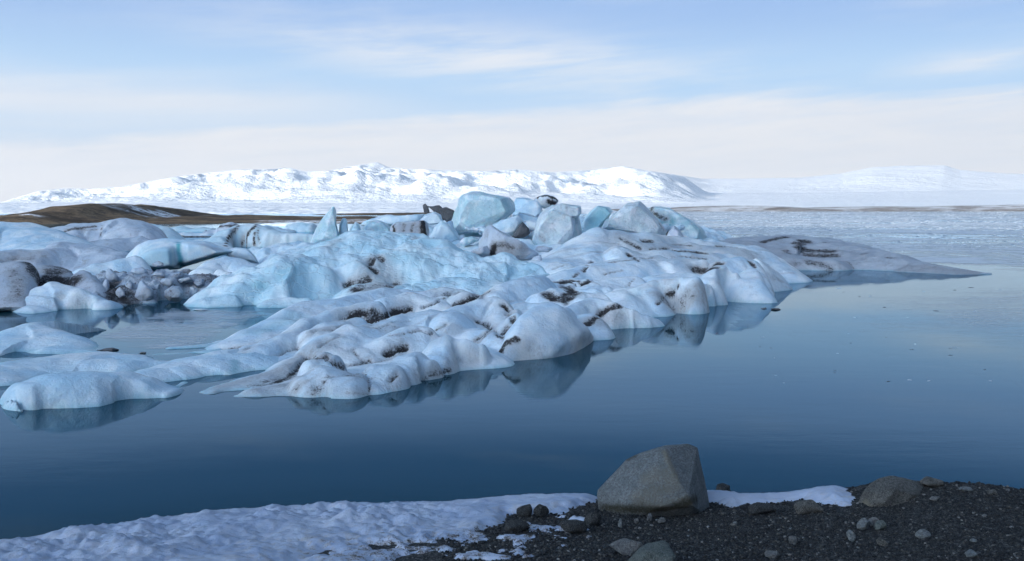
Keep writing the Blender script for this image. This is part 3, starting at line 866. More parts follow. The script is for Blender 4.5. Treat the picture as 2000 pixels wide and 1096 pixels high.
# ================================================================== BLUE MOUND
lobe_berg('iceberg', 'large smooth pale blue ice mound behind the front floe', M_blue, [
    lobe([(452, 580, 39.4), (462, 556, 40.0), (478, 535, 40.6), (505, 518, 41.2), (540, 506, 41.8), (575, 497, 42.4)], [(441, 599), (470, 601), (540, 598), (600, 592)], 2.6, 2.3),
    lobe([(560, 555, 39.9), (570, 534, 40.8), (590, 527, 41.4), (640, 535, 41.4)], [(550, 596), (610, 586), (660, 580)], 1.6, 2.2),
    lobe([(575, 503, 43.0), (610, 488, 43.8), (650, 470, 44.8), (690, 460, 45.4), (730, 455, 45.8), (775, 453, 46.0), (812, 457, 46.0), (845, 466, 45.6), (880, 482, 45.0), (915, 497, 44.5)], 3.6, 2.6, 2.3),
    lobe([(690, 500, 43.0), (730, 488, 43.6), (790, 482, 44.0), (840, 490, 43.8)], 2.6, 2.0, 2.2),
    lobe([(905, 512, 43.4), (940, 510, 43.4), (965, 502, 43.8), (988, 497, 44.2), (1008, 503, 44.0), (1035, 518, 43.6), (1060, 535, 42.6)], 3.0, 1.6, 1.9),
    lobe([(700, 560, 39.2), (760, 556, 39.6), (850, 552, 40.0), (960, 548, 40.6)], 2.2, 2.6, 2.0),
    lobe([(520, 590, 39.0), (590, 582, 39.4)], 0.9, 1.2, 2.0),
], 0.055, k=0.07, warp=0.25, wscale=1.3, amp=0.13, nscale=0.8, rid=0.14, crease=0.0, folds=[(0.8, 0.6, 1.4, 2.0, 0.26, 0.0), (0.8, 0.6, 1.2, 0.6, 0.04, 0.0)], carve=0.2, streaks=[
    ('dirt', [(728, 505), (722, 520), (735, 530)], 0.22, 0.8), ('dirt', [(742, 500), (746, 508)], 0.2, 0.8),
    ('dirt', [(684, 558), (700, 562), (715, 545)], 0.35, 0.85), ('dirt', [(755, 560), (775, 556)], 0.28, 0.85), ('dirt', [(700, 562), (740, 556)], 0.4, 0.55),
    ('film', [(700, 550), (730, 530), (740, 510), (745, 535), (760, 550), (720, 560)], 0.75, 0.85),
    ('film', [(640, 480), (660, 470)], 0.4, 0.5), ('dirt', [(808, 466), (815, 464)], 0.25, 0.45),
    ('teal', [(500, 556), (520, 562)], 0.25, 0.35), ('teal', [(548, 545), (556, 530), (565, 522)], 0.4, 0.22), ('teal', [(800, 500), (830, 520), (800, 540)], 1.2, 0.14),
], group='blue mounds behind the front floe')

# ================================================================== LEFT FRONT FLOES
lobe_berg('iceberg', 'oblong pale blue floe nearest the camera on the left', M_left, [
    lobe([(64, 750, 19.5), (110, 734, 19.9), (170, 728, 20.3), (230, 730, 20.6), (270, 742, 20.6), (320, 764, 20.6)],
         [(18, 790), (45, 806), (80, 813), (140, 811), (200, 800), (260, 782), (330, 768)], 1.3, 3.6, cap=5),
    lobe([(240, 732, 22.0), (290, 720, 22.6), (326, 718, 22.9)], 0.9, 0.7, 2.2),
    lobe([(300, 768, 20.95), (326, 764, 21.15), (345, 752, 21.8), (360, 745, 22.2)], 0.3, 0.4, 1.8),
], 0.045, k=0.06, amp=0.03, nscale=0.9, rid=0.03, warp=0.1, folds=[(0.9, 0.43, 1.6, 1.4, 0.08, 0.0)], group='low pale floes on the left',
   streaks=[('film', [(50, 775), (70, 800)], 0.3, 0.2)])
lobe_berg('iceberg', 'blue white ice bridge joining the left floe to the front floe', M_left, [
    lobe([(326, 716, 23.1), (345, 708, 23.6), (372, 699, 24.0), (410, 693, 24.4), (448, 684, 25.0), (462, 690, 24.9)], [(320, 747), (345, 752), (390, 742), (440, 735), (470, 728)], 1.2, 2.6),
    lobe([(336, 722, 22.8), (352, 716, 23.1)], 0.7, 0.6, 2.0),
], 0.045, k=0.05, amp=0.025, nscale=0.8, rid=0.02, warp=0.08, group='low pale floes on the left',
   streaks=[('teal', [(458, 706), (462, 716), (458, 726)], 0.14, 0.5)])
lobe_berg('iceberg', 'low speckled floe lying behind the oblong left floe', M_left, [
    lobe([(-60, 725, 22.4), (0, 711, 23.6), (60, 702, 24.3), (130, 692, 25.0), (195, 688, 25.4), (245, 692, 25.3), (285, 706, 24.6)], [(-60, 770), (0, 766), (40, 752), (100, 742), (200, 735), (300, 730)], 1.0, 2.3),
    lobe([(170, 704, 24.0), (210, 700, 24.2), (250, 706, 24.0)], 1.1, 0.8, 2.0),
    lobe([(265, 712, 24.3), (330, 706, 24.6), (350, 700, 24.9)], 0.6, 0.6, 1.8),
], 0.045, k=0.06, amp=0.03, nscale=0.8, rid=0.03, warp=0.1, film=0.12, group='low pale floes on the left')
lobe_berg('iceberg', 'small blue white floe with one pointed peak at the left edge', M_left, [
    lobe([(-90, 675, 27.0), (-20, 662, 27.8), (14, 657, 28.1), (36, 640, 28.9), (57, 631, 29.3), (90, 641, 28.9), (118, 651, 28.4), (138, 668, 27.6), (165, 682, 27.2)], [(-90, 706), (0, 704), (60, 702), (120, 696), (180, 688)], 1.3, 1.9),
    lobe([(90, 680, 26.9), (160, 684, 26.9), (230, 688, 26.6)], 0.8, 0.6, 1.8),
], 0.05, k=0.06, amp=0.03, nscale=0.9, rid=0.03, warp=0.08, group='low pale floes on the left')
lobe_berg('iceberg', 'low blue ice shelf awash beside the left end of the front floe', M_left, [
    lobe([(300, 692, 26.4), (360, 688, 26.7), (420, 682, 27.0), (460, 668, 27.9)], 0.7, 0.8, 1.6),
    lobe([(330, 676, 27.6), (400, 672, 28.0), (450, 662, 28.6)], 0.6, 0.8, 1.5),
], 0.05, k=0.05, amp=0.05, nscale=1.0, rid=0.05, warp=0.25, group='low pale floes on the left')

# ================================================================== LEFT BACK BERGS
G_LB = 'icebergs crowded at the left'
block('iceberg', 'brown stained boulder shaped iceberg with a hollow at the left edge', M_grey, [
    np.array([at(-110, 530, 39.5), at(-60, 510, 40.5), at(0, 504, 41.0), at(44, 505, 41.0), at(58, 517, 40.6), at(62, 545, 39.4), at(54, 590, 37.9), onz(50, 618, -.1), onz(-20, 622, -.1), onz(-110, 622, -.1), at(-20, 560, 37.9), at(30, 520, 39.6), at(40, 560, 38.4), at(0, 520, 45), at(-100, 560, 45), onz(50, 560, -.1)]),
    np.array([at(40, 510, 43.5), at(95, 508, 44.5), at(135, 514, 44.5), at(160, 530, 43.5), at(165, 560, 42.4), onz(170, 585, -.1), onz(40, 585, -.1), at(100, 540, 42.9), at(140, 540, 42.8), at(60, 545, 42), at(100, 530, 47)]),
    np.array([at(150, 560, 41.0), at(160, 540, 41.6), at(175, 530, 42.0), at(188, 536, 41.9), at(198, 555, 41.0), at(212, 588, 39.6), onz(214, 600, -.1), onz(150, 600, -.1), at(185, 570, 40.4), at(170, 560, 43)])],
    res=120, smooth=4, amp=0.018, rid=0.028, facets=6, bite=0.04, scoops=9, film=0.18, cat='iceberg', group=G_LB, streaks=[
    ('dirt', [(66, 520), (72, 540), (80, 560), (95, 545), (110, 530)], 0.55, 0.8), ('dirt', [(105, 548), (125, 550), (145, 548)], 0.6, 0.9), ('dirt', [(90, 515), (110, 522), (140, 530)], 0.5, 0.7), ('dirt', [(10, 512), (40, 510), (58, 520)], 0.25, 0.6), ('dirt', [(28, 530), (36, 560), (30, 585)], 0.35, 0.5),
    ('film', [(20, 520), (40, 550), (20, 590)], 1.0, 0.35), ('film', [(80, 530), (120, 540)], 1.2, 0.6)])  # besides the dirt, grey film paints the shade inside the hollow
lobe_berg('iceberg', 'white curved ice wall at the foot of the brown stained iceberg', M_white, [
    lobe([(20, 612, 36.9), (50, 598, 37.3), (68, 578, 38.0), (84, 560, 38.7), (100, 552, 39.0), (118, 556, 38.9), (150, 564, 38.6), (178, 576, 38.4), (205, 588, 38.2)], [(0, 614), (60, 614), (110, 612), (150, 607), (215, 597)], 1.1, 2.4),
], 0.05, k=0.05, warp=0.12, amp=0.05, nscale=0.8, rid=0.06, group=G_LB, streaks=[('film', [(115, 575), (118, 580)], 0.2, 0.6)])
lobe_berg('iceberg', 'smooth blue ice dome at the far left edge', M_left, [
    lobe([(-160, 452, 60), (-60, 440, 64.0), (10, 434, 66.0), (45, 435, 66.0), (78, 444, 65.0), (105, 456, 63.5), (128, 470, 62.0)], 6.0, 4.0, 2.2),
], 0.12, amp=0.10, nscale=2.0, rid=0.06, warp=0.2, group=G_LB)
lobe_berg('iceberg', 'grey blue ice slope below the far left dome', M_grey, [
    lobe([(-120, 500, 50.0), (-20, 492, 52.0), (40, 488, 53.0), (90, 488, 53.0)], 3.0, 2.0, 2.0),
    lobe([(95, 487, 53.4), (122, 473, 55.0), (150, 476, 55.0), (190, 480, 55.0), (238, 492, 54.0)], 3.6, 2.0, 1.9),
], 0.09, k=0.1, warp=0.25, amp=0.10, nscale=1.5, rid=0.10, film=0.02, group=G_LB, streaks=[('film', [(0, 500), (60, 500)], 1.0, 0.6), ('dirt', [(20, 506), (60, 504)], 0.25, 0.5)])
lobe_berg('iceberg', 'low blue ice ramp left of the cracked blue dome', M_left, [
    lobe([(158, 524, 47.0), (190, 514, 47.6), (238, 505, 48.2), (260, 500, 48.6)], 2.0, 1.4, 2.0),
], 0.08, warp=0.2, amp=0.07, nscale=1.2, rid=0.06, group=G_LB)
lobe_berg('iceberg', 'grey iceberg with thin dark seams below the brown hill', M_grey, [
    lobe([(100, 458, 92), (125, 443, 94), (150, 438, 95), (185, 437, 95.5), (212, 433, 96), (240, 428.5, 96), (256, 431, 96), (264, 445, 94)], 4.2, 4.0, 2.3),
    lobe([(180, 470, 86), (240, 466, 88), (272, 462, 89)], 3.0, 2.0, 2.0),
], 0.16, k=0.12, warp=0.4, amp=0.14, nscale=2.5, rid=0.2, group=G_LB, streaks=[
    ('dirt', [(118, 455), (140, 447), (165, 444), (185, 442)], 0.30, 0.75), ('dirt', [(200, 440), (195, 465)], 0.15, 0.75), ('dirt', [(160, 450), (190, 448)], 0.2, 0.5)])
lobe_berg('iceberg', 'small far iceberg with a blackened foot beside the seamed grey iceberg', M_far, [
    lobe([(258, 452, 105), (278, 440, 107), (292, 437, 108), (308, 442, 107), (316, 455, 105)], 3.0, 3.0, 2.4),
], 0.18, amp=0.15, nscale=2, rid=0.2, group='small far icebergs below the brown shore', streaks=[('dirt', [(262, 455), (275, 456), (300, 462), (312, 463)], 0.5, 0.9)])

dome = [(241, 521), (245, 504), (262, 486), (288, 471), (318, 467), (345, 469)]
block('iceberg', 'cracked glassy blue dome of ice above the dirty rubble', M_left, [
    ring([(241, 524), (245, 506), (254, 493), (268, 480), (290, 470), (318, 466), (347, 468), (351, 500), (352, 524), (300, 530)], 51.5, 3.0, 0.50, 0.6, fr=0.6, shift=(6, 8)),
    ring([(353, 469), (372, 469), (400, 471), (425, 478), (445, 487), (456, 492), (430, 496), (400, 506), (370, 517), (357, 521)], 51.6, 2.6, 0.60, 0.7, fr=0.55, shift=(-6, 2)),
    ring([(330, 474), (375, 472), (374, 512), (330, 520)], 51.6, 2.2, 0.8, 0.9)],
    res=95, smooth=6, amp=0.012, rid=0.006, facets=0, scoops=3, cat='iceberg', group=G_LB,
    streaks=[('teal', [(348, 474), (349, 490), (352, 505), (353, 520)], 0.16, 1.0), ('teal', [(362, 519), (395, 511), (425, 499)], 0.28, 0.9), ('teal', [(280, 490), (300, 510), (330, 500)], 0.7, 0.22),
             ('film', [(395, 478), (405, 485), (430, 487)], 0.3, 0.5)])
block('iceberg', 'small blue slab tilted behind the right end of the cracked dome', M_left, [ring([(440, 489), (460, 484), (485, 486), (500, 500), (508, 516), (470, 510), (450, 500)], 54, 2.0)], res=45, group=G_LB, cat='iceberg')
lobe_berg('iceberg', 'small rounded white ice hump right of the dirty rubble', M_white, [
    lobe([(392, 524, 45.0), (412, 508, 46.0), (440, 501, 46.5), (465, 504, 46.5), (490, 516, 46.0)], 1.7, 1.2, 2.2),
    lobe([(428, 525, 44.6), (450, 530, 44.2)], 0.9, 0.7, 1.8),
], 0.06, amp=0.06, nscale=0.8, rid=0.05, film=0.05, group=G_LB)
lobe_berg('iceberg', 'dirty rubble floe with lumpy grey edge below the cracked dome', M_rubble, [
    lobe([(205, 560, 41.4), (228, 545, 42.2), (270, 538, 42.8), (330, 536, 43.2), (390, 540, 43.2), (440, 548, 43.0), (470, 560, 42.4)], [(200, 602), (235, 599), (300, 593), (370, 586), (440, 578), (480, 572)], 2.5, 2.2),
    lobe([(210, 535, 44.5), (260, 533, 45), (340, 531, 45.4), (400, 533, 45.2)], 2.0, 1.2, 2.0),
], 0.05, k=0.08, warp=0.3, wscale=0.8, amp=0.22, nscale=0.75, rid=0.32, film=0.25, group=G_LB, crease=0.6, octs=5, bands=[(1.0, 0.0, 2.0, 0.9, 0.6, 0.0, 0.3)], streaks=[
    ('dirt', [(222, 560), (225, 580), (240, 590)], 0.5, 0.85), ('dirt', [(240, 560), (255, 575), (262, 592)], 0.35, 0.7), ('dirt', [(365, 530), (395, 535), (430, 545)], 0.5, 0.55)])

# chunks lying in the rubble
def chunk(px, py, wpx, hpx, D, mat, label, seed, cat='ice chunk', group='ice chunks lying in the left rubble', streaks=(), film=0.15, name='ice_chunk'):
    r = np.random.default_rng(seed)
    n = 9
    a = np.sort(r.uniform(0, 2 * math.pi, n)); rad = r.uniform(0.78, 1.05, n)
    O = [(px + wpx / 2 * rad[i] * math.cos(a[i]), py - hpx / 2 * rad[i] * math.sin(a[i])) for i in range(n)]
    th = (wpx + hpx) / 2 / F * D
    return block(name, label, mat, [ring(O, D, th, r.uniform(0.45, 0.7), 0.7, shift=(r.uniform(-.1, .1) * wpx, -0.08 * hpx))], res=34, smooth=2, amp=0.035, rid=0.03, cat=cat, group=group, streaks=streaks, film=film)


for i, (px, py, ww, hh, D, mt_, lab) in enumerate([
    (281, 570, 44, 44, 40.6, M_grey, 'tallest cream white block standing in the left rubble at the waterline'),
    (220, 542, 34, 42, 42.2, M_grey, 'grey block leaning beside the black gap left of the rubble'),
    (340, 572, 46, 34, 40.8, M_rubble, 'wide pale lump at the waterline in the middle of the left rubble'),
    (376, 573, 26, 26, 41.3, M_rubble, 'small dark edged lump at the right waterline of the rubble'),
    (405, 572, 46, 22, 41.6, M_rubble, 'flat lump closing the right end of the left rubble'),
    (272, 532, 40, 22, 43.6, M_grey, 'small cream lump tucked under the left end of the cracked dome'),
    (308, 541, 36, 22, 42.6, M_rubble, 'grey lump in the middle row of the rubble below the teal crack'),
    (345, 540, 38, 24, 42.9, M_rubble, 'tilted grey lump below the shaded side of the cracked dome'),
    (310, 517, 26, 14, 45.5, M_grey, 'tiny pinkish white lump lying against the cracked dome'),
    (306, 566, 24, 26, 41.6, M_rubble, 'narrow blue grey lump right of the cream white block'),
    (250, 560, 24, 30, 41.4, M_rubble, 'dark blue grey block left of the cream white block'),
    (205, 565, 22, 44, 41.0, M_grey, 'tall thin grey lump at the black gap'),
    (325, 553, 30, 20, 42.0, M_grey, 'pale lump behind the wide pale lump of the rubble'),
    (362, 548, 34, 20, 42.4, M_rubble, 'grey violet lump below the shaded right half of the dome'),
    (390, 552, 30, 22, 42.6, M_rubble, 'rough dark lump left of the small rounded hump'),
    (290, 545, 26, 18, 42.6, M_grey, 'small pale lump behind the cream white block'),
    (255, 540, 30, 20, 43.0, M_rubble, 'grey lump left below the cracked dome'),
    (420, 552, 34, 16, 43.4, M_rubble, 'grey lump under the small rounded hump'),
    (235, 575, 20, 30, 40.6, M_rubble, 'blackish lump beside the waterline gap'),
    (432, 562, 50, 16, 43.6, M_rubble, 'low dark lump between the rubble and the large blue mound'),
]):
    chunk(px, py, ww, hh, D, mt_, lab, 100 + i)

# far small bergs on the left
lobe_berg('iceberg', 'zebra striped pale iceberg with black diagonal seams', M_far, [
    lobe([(405, 474, 92), (430, 462, 93.5), (452, 448, 95), (470, 440, 96), (500, 437.5, 96.5), (512, 441, 96.5), (530, 449, 96), (560, 455, 95.5), (604, 458, 95), (630, 462, 95)], [(380, 480), (430, 482), (500, 483), (600, 482), (660, 482)], 3.0, 2.6),
], 0.11, warp=0.3, amp=0.08, nscale=1.6, rid=0.03, carve=0.0, film=0.05, group='icebergs on the far side of the left channel', streaks=[
    ('dirt', [(464, 442), (455, 455), (446, 466), (440, 480)], 0.28, 0.85), ('dirt', [(500, 439), (488, 452), (478, 466), (470, 480)], 0.28, 0.85), ('dirt', [(497, 455), (495, 468), (497, 481)], 0.2, 0.9),
    ('dirt', [(505, 445), (503, 460), (508, 474)], 0.14, 0.7), ('film', [(455, 450), (450, 470)], 0.5, 0.7), ('film', [(480, 455), (470, 475)], 0.4, 0.6)])
for (lab, prof, D, mt_, stk) in [
    ('faint blue low iceberg in the far row left of the brown block', [(318, 458), (330, 446), (352, 442), (372, 446), (392, 443), (418, 447), (430, 456)], 150, M_far, ()),
    ('flat white far floe edged black below the faint blue iceberg', [(325, 460), (360, 456), (400, 457), (425, 460)], 126, M_white, [('dirt', [(330, 461), (370, 462), (420, 462)], 0.35, 0.9)]),
    ('brown and grey far block standing left of the striped iceberg', [(424, 450), (436, 438), (450, 434), (462, 438), (470, 450)], 135, M_grey, [('dirt', [(430, 442), (445, 440), (460, 442)], 0.5, 0.8)]),
    ('pale blue far floe showing over the striped iceberg', [(508, 452), (520, 441), (540, 442), (556, 448)], 145, M_left, ()),
    ('pale flat topped far iceberg left of the spire', [(554, 452), (562, 438), (590, 435), (612, 438), (622, 450)], 150, M_far, ()),
    ('tiny white far floe under the dark shore edge', [(520, 437), (560, 434), (602, 435), (620, 438)], 185, M_white, ()),
]:
    n = len(prof)
    lobe_berg('iceberg', lab, mt_, [lobe([(x, y, D) for x, y in prof], 3.0, 3.0, 2.6)], 0.2, warp=0.4, amp=0.2, nscale=2.2, rid=0.25, group='small far icebergs below the brown shore', streaks=stk)

# spire and its neighbours
block('iceberg', 'sharp pale spire of ice pointing above the shoreline', M_block, [
    ring([(604, 480), (612, 462), (622, 440), (636, 421), (647, 408), (651, 404), (656, 414), (660, 432), (664, 452), (668, 480)], 61, 2.0, 0.7, 0.75, extra=[(637, 440, -1.0), (632, 470, -1.3)])],
    res=80, smooth=2, amp=0.02, rid=0.018, cat='iceberg', group='upright blocks in the back pile', teal_fn=lambda V, z: 0.12 * sstep(0.2, -0.1, V[:, 0] - V[:, 0].mean()) * 0)
for (lab, O, D, mt_) in [
    ('narrow blue slab leaning right of the spire', [(662, 470), (664, 440), (670, 425), (676, 428), (680, 445), (682, 468)], 62, M_blue),
    ('small blue wedge second right of the spire', [(676, 470), (684, 448), (694, 434), (700, 437), (706, 455), (704, 470)], 61, M_blue),
    ('pale lumpy block between the blue wedge and the ash banded slab', [(702, 466), (704, 448), (716, 434), (735, 430), (752, 436), (768, 448), (764, 466)], 64, M_block),
    ('long pale slab lying behind the ash banded block', [(700, 440), (716, 430), (752, 421), (800, 418), (832, 417), (836, 432), (780, 440)], 78, M_left),
    ('crumbling pale lump in front of the spire foot', [(640, 492), (652, 474), (674, 466), (696, 470), (712, 484), (690, 496)], 52, M_grey),
]:
    block('ice_block', lab, mt_, [ring(O, D, 1.8)], res=48, smooth=2, amp=0.03, rid=0.03, group='upright blocks in the back pile')
block('ice_block', 'ash banded grey block with two black ends behind the blue mound', M_grey, [ring([(762, 462), (764, 440), (772, 434), (800, 434), (826, 431), (836, 436), (838, 462)], 57, 1.6, 0.85)], res=60, smooth=1, amp=0.02, rid=0.015,
      film=0.35, group='upright blocks in the back pile', streaks=[('dirt', [(768, 436), (769, 446), (770, 458)], 0.20, 1.0), ('dirt', [(826, 434), (829, 446), (830, 460)], 0.30, 1.0), ('dirt', [(790, 440), (788, 450)], 0.15, 0.6), ('dirt', [(806, 440), (804, 450)], 0.15, 0.6)])
block('ice_block', 'snow topped wedge above the ash banded block', M_white, [ring([(815, 433), (828, 420), (848, 414), (860, 420), (866, 436), (840, 440)], 62, 1.6)], res=45, group='upright blocks in the back pile')
block('ice_block', 'black jagged slab of ash ice left of the largest cube', M_dark, [
    ring([(826, 416), (826, 399), (830, 397), (834, 402), (835, 416)], 68, 0.5, 0.9),
    ring([(833, 402), (848, 400), (858, 401), (866, 410), (858, 424), (848, 414)], 68.2, 0.8, 0.85),
    ring([(858, 408), (872, 406), (886, 412), (887, 424), (876, 436), (864, 424)], 68, 0.8, 0.85)],
    res=70, smooth=1, amp=0.025, rid=0.03, film=0.2, group='upright blocks in the back pile')
block('ice_block', 'smooth blue ramp of ice below the black jagged slab', M_blue, [ring([(836, 470), (846, 444), (862, 432), (876, 440), (890, 452), (900, 468), (880, 478)], 60, 2.2)], res=50, group='upright blocks in the back pile')

# the big blocks
def green_foot(V, z): return 0.55 * sstep(0.26, 0.06, z)


GB = 'upright blocks in the back pile'
block('ice_block', 'largest rounded cube of pale blue ice topping the back pile', M_block, [
    ring([(884, 458), (886, 430), (890, 408), (897, 388), (908, 378), (938, 376), (974, 379), (994, 385), (1003, 396), (1004, 411), (988, 425), (962, 441), (948, 462), (915, 464)], 66, 3.6, 0.74, 0.8,
         extra=[(905, 398, -1.9), (960, 396, -1.4)])], res=110, smooth=1, amp=0.020, rid=0.016, group=GB,
    streaks=[('teal', [(985, 395), (993, 410), (975, 425)], 0.7, 0.30), ('film', [(905, 420), (915, 405), (930, 395)], 0.3, 0.3), ('teal', [(930, 458), (945, 450)], 0.5, 0.4)])
block('ice_block', 'blue flat faced slab directly behind the largest cube', M_left, [ring([(1000, 420), (1006, 388), (1022, 387), (1050, 391), (1060, 402), (1062, 420), (1040, 430)], 74, 2.0, 0.85)], res=50, smooth=2, group=GB)
block('ice_block', 'cream slab with black bands capping the back pile', M_white, [ring([(1038, 394), (1048, 384), (1064, 380), (1080, 383), (1092, 392), (1084, 402), (1064, 408), (1048, 402)], 77, 1.6)], res=60, smooth=1, group=GB,
      streaks=[('dirt', [(1042, 390), (1055, 383), (1070, 382), (1085, 388), (1092, 394)], 0.22, 1.0), ('dirt', [(1072, 394), (1082, 398)], 0.3, 1.0), ('film', [(1050, 395), (1070, 400)], 0.5, 0.6)])
block('ice_block', 'snowy ledge below the flat faced blue slab', M_left, [ring([(1004, 428), (1012, 414), (1040, 420), (1062, 428), (1060, 446), (1020, 442)], 68, 1.6)], res=45, group=GB, streaks=[('dirt', [(1010, 414), (1030, 420), (1050, 424)], 0.12, 0.55)])
block('ice_block', 'blue grey tilted block right below the largest cube', M_left, [ring([(950, 458), (958, 442), (982, 426), (1012, 420), (1021, 432), (1010, 456), (992, 464), (960, 462)], 60, 2.0)], res=55, smooth=2, group=GB)
block('ice_block', 'black and brown ash wedge beside the tilted blue grey block', M_dark, [ring([(998, 464), (1010, 448), (1020, 434), (1032, 446), (1036, 456), (1022, 466)], 58.6, 1.2)], res=45, smooth=1, group=GB, film=0.3)
block('ice_block', 'bright white boulder of ice left of the tall grey block', M_white, [ring([(1018, 446), (1020, 433), (1034, 429), (1056, 433), (1058, 446), (1040, 454)], 60.5, 1.5)], res=45, group=GB)
block('ice_block', 'tall grey white block with overhanging cap and greenish foot', M_slab, [
    ring([(1034, 476), (1050, 452), (1056, 420), (1064, 412), (1080, 402), (1122, 418), (1124, 450), (1120, 480), (1100, 491), (1078, 492), (1050, 488)], 57, 2.6, 0.8, 0.85),
    ring([(1056, 420), (1070, 406), (1098, 397), (1114, 399), (1138, 400), (1139, 412), (1132, 420), (1100, 424)], 57.4, 2.8, 0.85, 0.85),
    ring([(1112, 424), (1130, 420), (1136, 450), (1136, 468), (1118, 484)], 58.4, 1.8, 0.85, 0.85)], res=110, smooth=1, amp=0.012, rid=0.010, group=GB, film=0.12, teal_fn=green_foot,
    streaks=[('dirt', [(1056, 462), (1062, 468)], 0.2, 0.5), ('film', [(1070, 425), (1100, 420), (1120, 418)], 0.4, 0.3)])
block('ice_block', 'teal slab leaning between the two grey blocks', M_blue, [ring([(1132, 446), (1140, 428), (1154, 412), (1168, 402), (1190, 405), (1198, 414), (1180, 436), (1160, 458), (1138, 460)], 61, 1.6, 0.85)], res=65, smooth=1, amp=0.01, rid=0.006, group=GB,
      streaks=[('teal', [(1180, 410), (1165, 425), (1158, 440)], 0.6, 0.55), ('dirt', [(1193, 406), (1198, 412)], 0.15, 0.9), ('dirt', [(1136, 424), (1142, 420)], 0.2, 0.9)])
block('ice_block', 'wide grey slab with flat top in the right of the back pile', M_slab, [
    ring([(1178, 446), (1186, 430), (1206, 414), (1217, 397), (1222, 394), (1234, 396), (1252, 394), (1258, 404), (1274, 421), (1290, 436), (1302, 452), (1298, 465), (1262, 466), (1224, 452)], 60, 3.0, 0.82, 0.85,
         extra=[(1215, 420, -1.6), (1280, 455, -1.4)])], res=110, smooth=1, amp=0.013, rid=0.012, group=GB, film=0.20, teal_fn=lambda V, z: 0.5 * sstep(0.20, 0.04, z),
    streaks=[('film', [(1230, 400), (1250, 420), (1275, 440)], 0.6, 0.35), ('dirt', [(1288, 438), (1296, 448)], 0.15, 0.6)])
block('ice_block', 'brown edged slab sloping down at the right end of the back pile', M_block, [
    ring([(1266, 410), (1272, 403), (1284, 402), (1312, 408), (1330, 418), (1352, 432), (1366, 440), (1376, 452), (1384, 470), (1340, 474), (1304, 462), (1282, 430)], 64, 2.6, 0.8, 0.85)], res=100, smooth=1, amp=0.015, rid=0.012, group=GB,
    streaks=[('dirt', [(1268, 408), (1275, 416), (1290, 424), (1300, 428)], 0.22, 0.75), ('dirt', [(1272, 404), (1274, 408)], 0.2, 0.9), ('teal', [(1300, 440), (1310, 432)], 0.35, 0.6), ('teal', [(1360, 445), (1372, 455)], 0.4, 0.35),
             ('film', [(1275, 412), (1300, 425)], 0.35, 0.6)])
block('ice_block', 'small pale wedge with black sides under the right end slab', M_grey, [ring([(1296, 470), (1303, 452), (1316, 440), (1328, 450), (1342, 470)], 58.6, 1.4, 0.6)], res=45, smooth=1, group=GB,
      streaks=[('dirt', [(1298, 466), (1304, 454), (1310, 446)], 0.16, 1.0), ('dirt', [(1330, 450), (1336, 460), (1340, 468)], 0.16, 1.0)])
block('ice_block', 'pale cone with a brown hollow in front of the back pile', M_grey, [
    ring([(934, 506), (938, 484), (948, 460), (957, 442), (968, 450), (984, 460), (1012, 466), (1034, 478), (1050, 496), (1030, 510), (970, 510)], 54, 2.4, 0.75)], res=80, smooth=2, amp=0.035, rid=0.03, group=GB, film=0.1,
    streaks=[('dirt', [(964, 482), (962, 495), (966, 504)], 0.25, 0.95), ('dirt', [(972, 480), (985, 478), (1000, 482)], 0.25, 0.65), ('film', [(985, 490), (1005, 490), (1020, 495)], 0.6, 0.8)])
for i, (px, py, ww, hh, D, mt_, lab) in enumerate([
    (916, 472, 44, 28, 56.5, M_block, 'rounded pale lump in front of the foot of the largest cube'),
    (938, 492, 48, 32, 52.5, M_grey, 'grey lump left of the pale cone'),
    (1052, 516, 36, 36, 47.5, M_grey, 'small round lump with a dark hole in front of the tall grey block'),
    (878, 484, 24, 14, 52.0, M_grey, 'tiny cream lump on the shoulder of the blue mound'),
    (900, 492, 22, 12, 49.8, M_white, 'second tiny lump down the shoulder of the blue mound'),
    (1190, 458, 50, 16, 56.0, M_left, 'low blue lump under the wide grey slab'),
    (1062, 488, 40, 16, 54.5, M_grey, 'low grey lump at the foot of the tall grey block'),
    (850, 470, 26, 14, 54.5, M_grey, 'small grey lump at the end of the ash banded block'),
]):
    chunk(px, py, ww, hh, D, mt_, lab, 200 + i, group='loose lumps around the back pile', film=0.1,
          streaks=[('dirt', [(1056, 517), (1062, 522)], 0.2, 0.9)] if px == 1052 else ())  # dark hole painted as a spot of colour, not cut into the lump
rr_ = np.random.default_rng(77)
k_ = 0
while k_ < 54:
    px, py = rr_.uniform(830, 1370), rr_.uniform(428, 480)
    if py < 428 + abs(px - 1100) * 0.06: continue
    sz = rr_.uniform(14, 40)
    chunk(px, py, sz, sz * rr_.uniform(0.5, 0.9), (rr_.uniform(60, 70) if k_ < 26 else 66 - (py - 428) / 52 * 10), [M_block, M_left, M_slab, M_blue, M_white][rr_.integers(5)],
          'small angular ice fragment wedged among the big blocks of the back pile', 700 + k_, group='fragments wedged in the back pile', name='ice_fragment', cat='ice fragment')
    k_ += 1
# shoal of ice that carries the pile
lobe_berg('iceberg', 'low snowy shelf of ice carrying the pile of blocks', M_left, [
    lobe([(850, 446, 71), (900, 442, 72), (960, 438, 72), (1040, 432, 72), (1120, 430, 71), (1200, 432, 70), (1290, 436, 70), (1345, 450, 69)], 7, 8, 2.4),
    lobe([(620, 482, 58), (700, 478, 59), (800, 474, 60), (900, 474, 60), (1000, 478, 58), (1100, 478, 57), (1200, 464, 60), (1330, 466, 64)], 6, 12, 2.2),
], 0.10, amp=0.35, nscale=1.5, rid=0.5, warp=0.8, film=0.15, group='blue mounds behind the front floe')
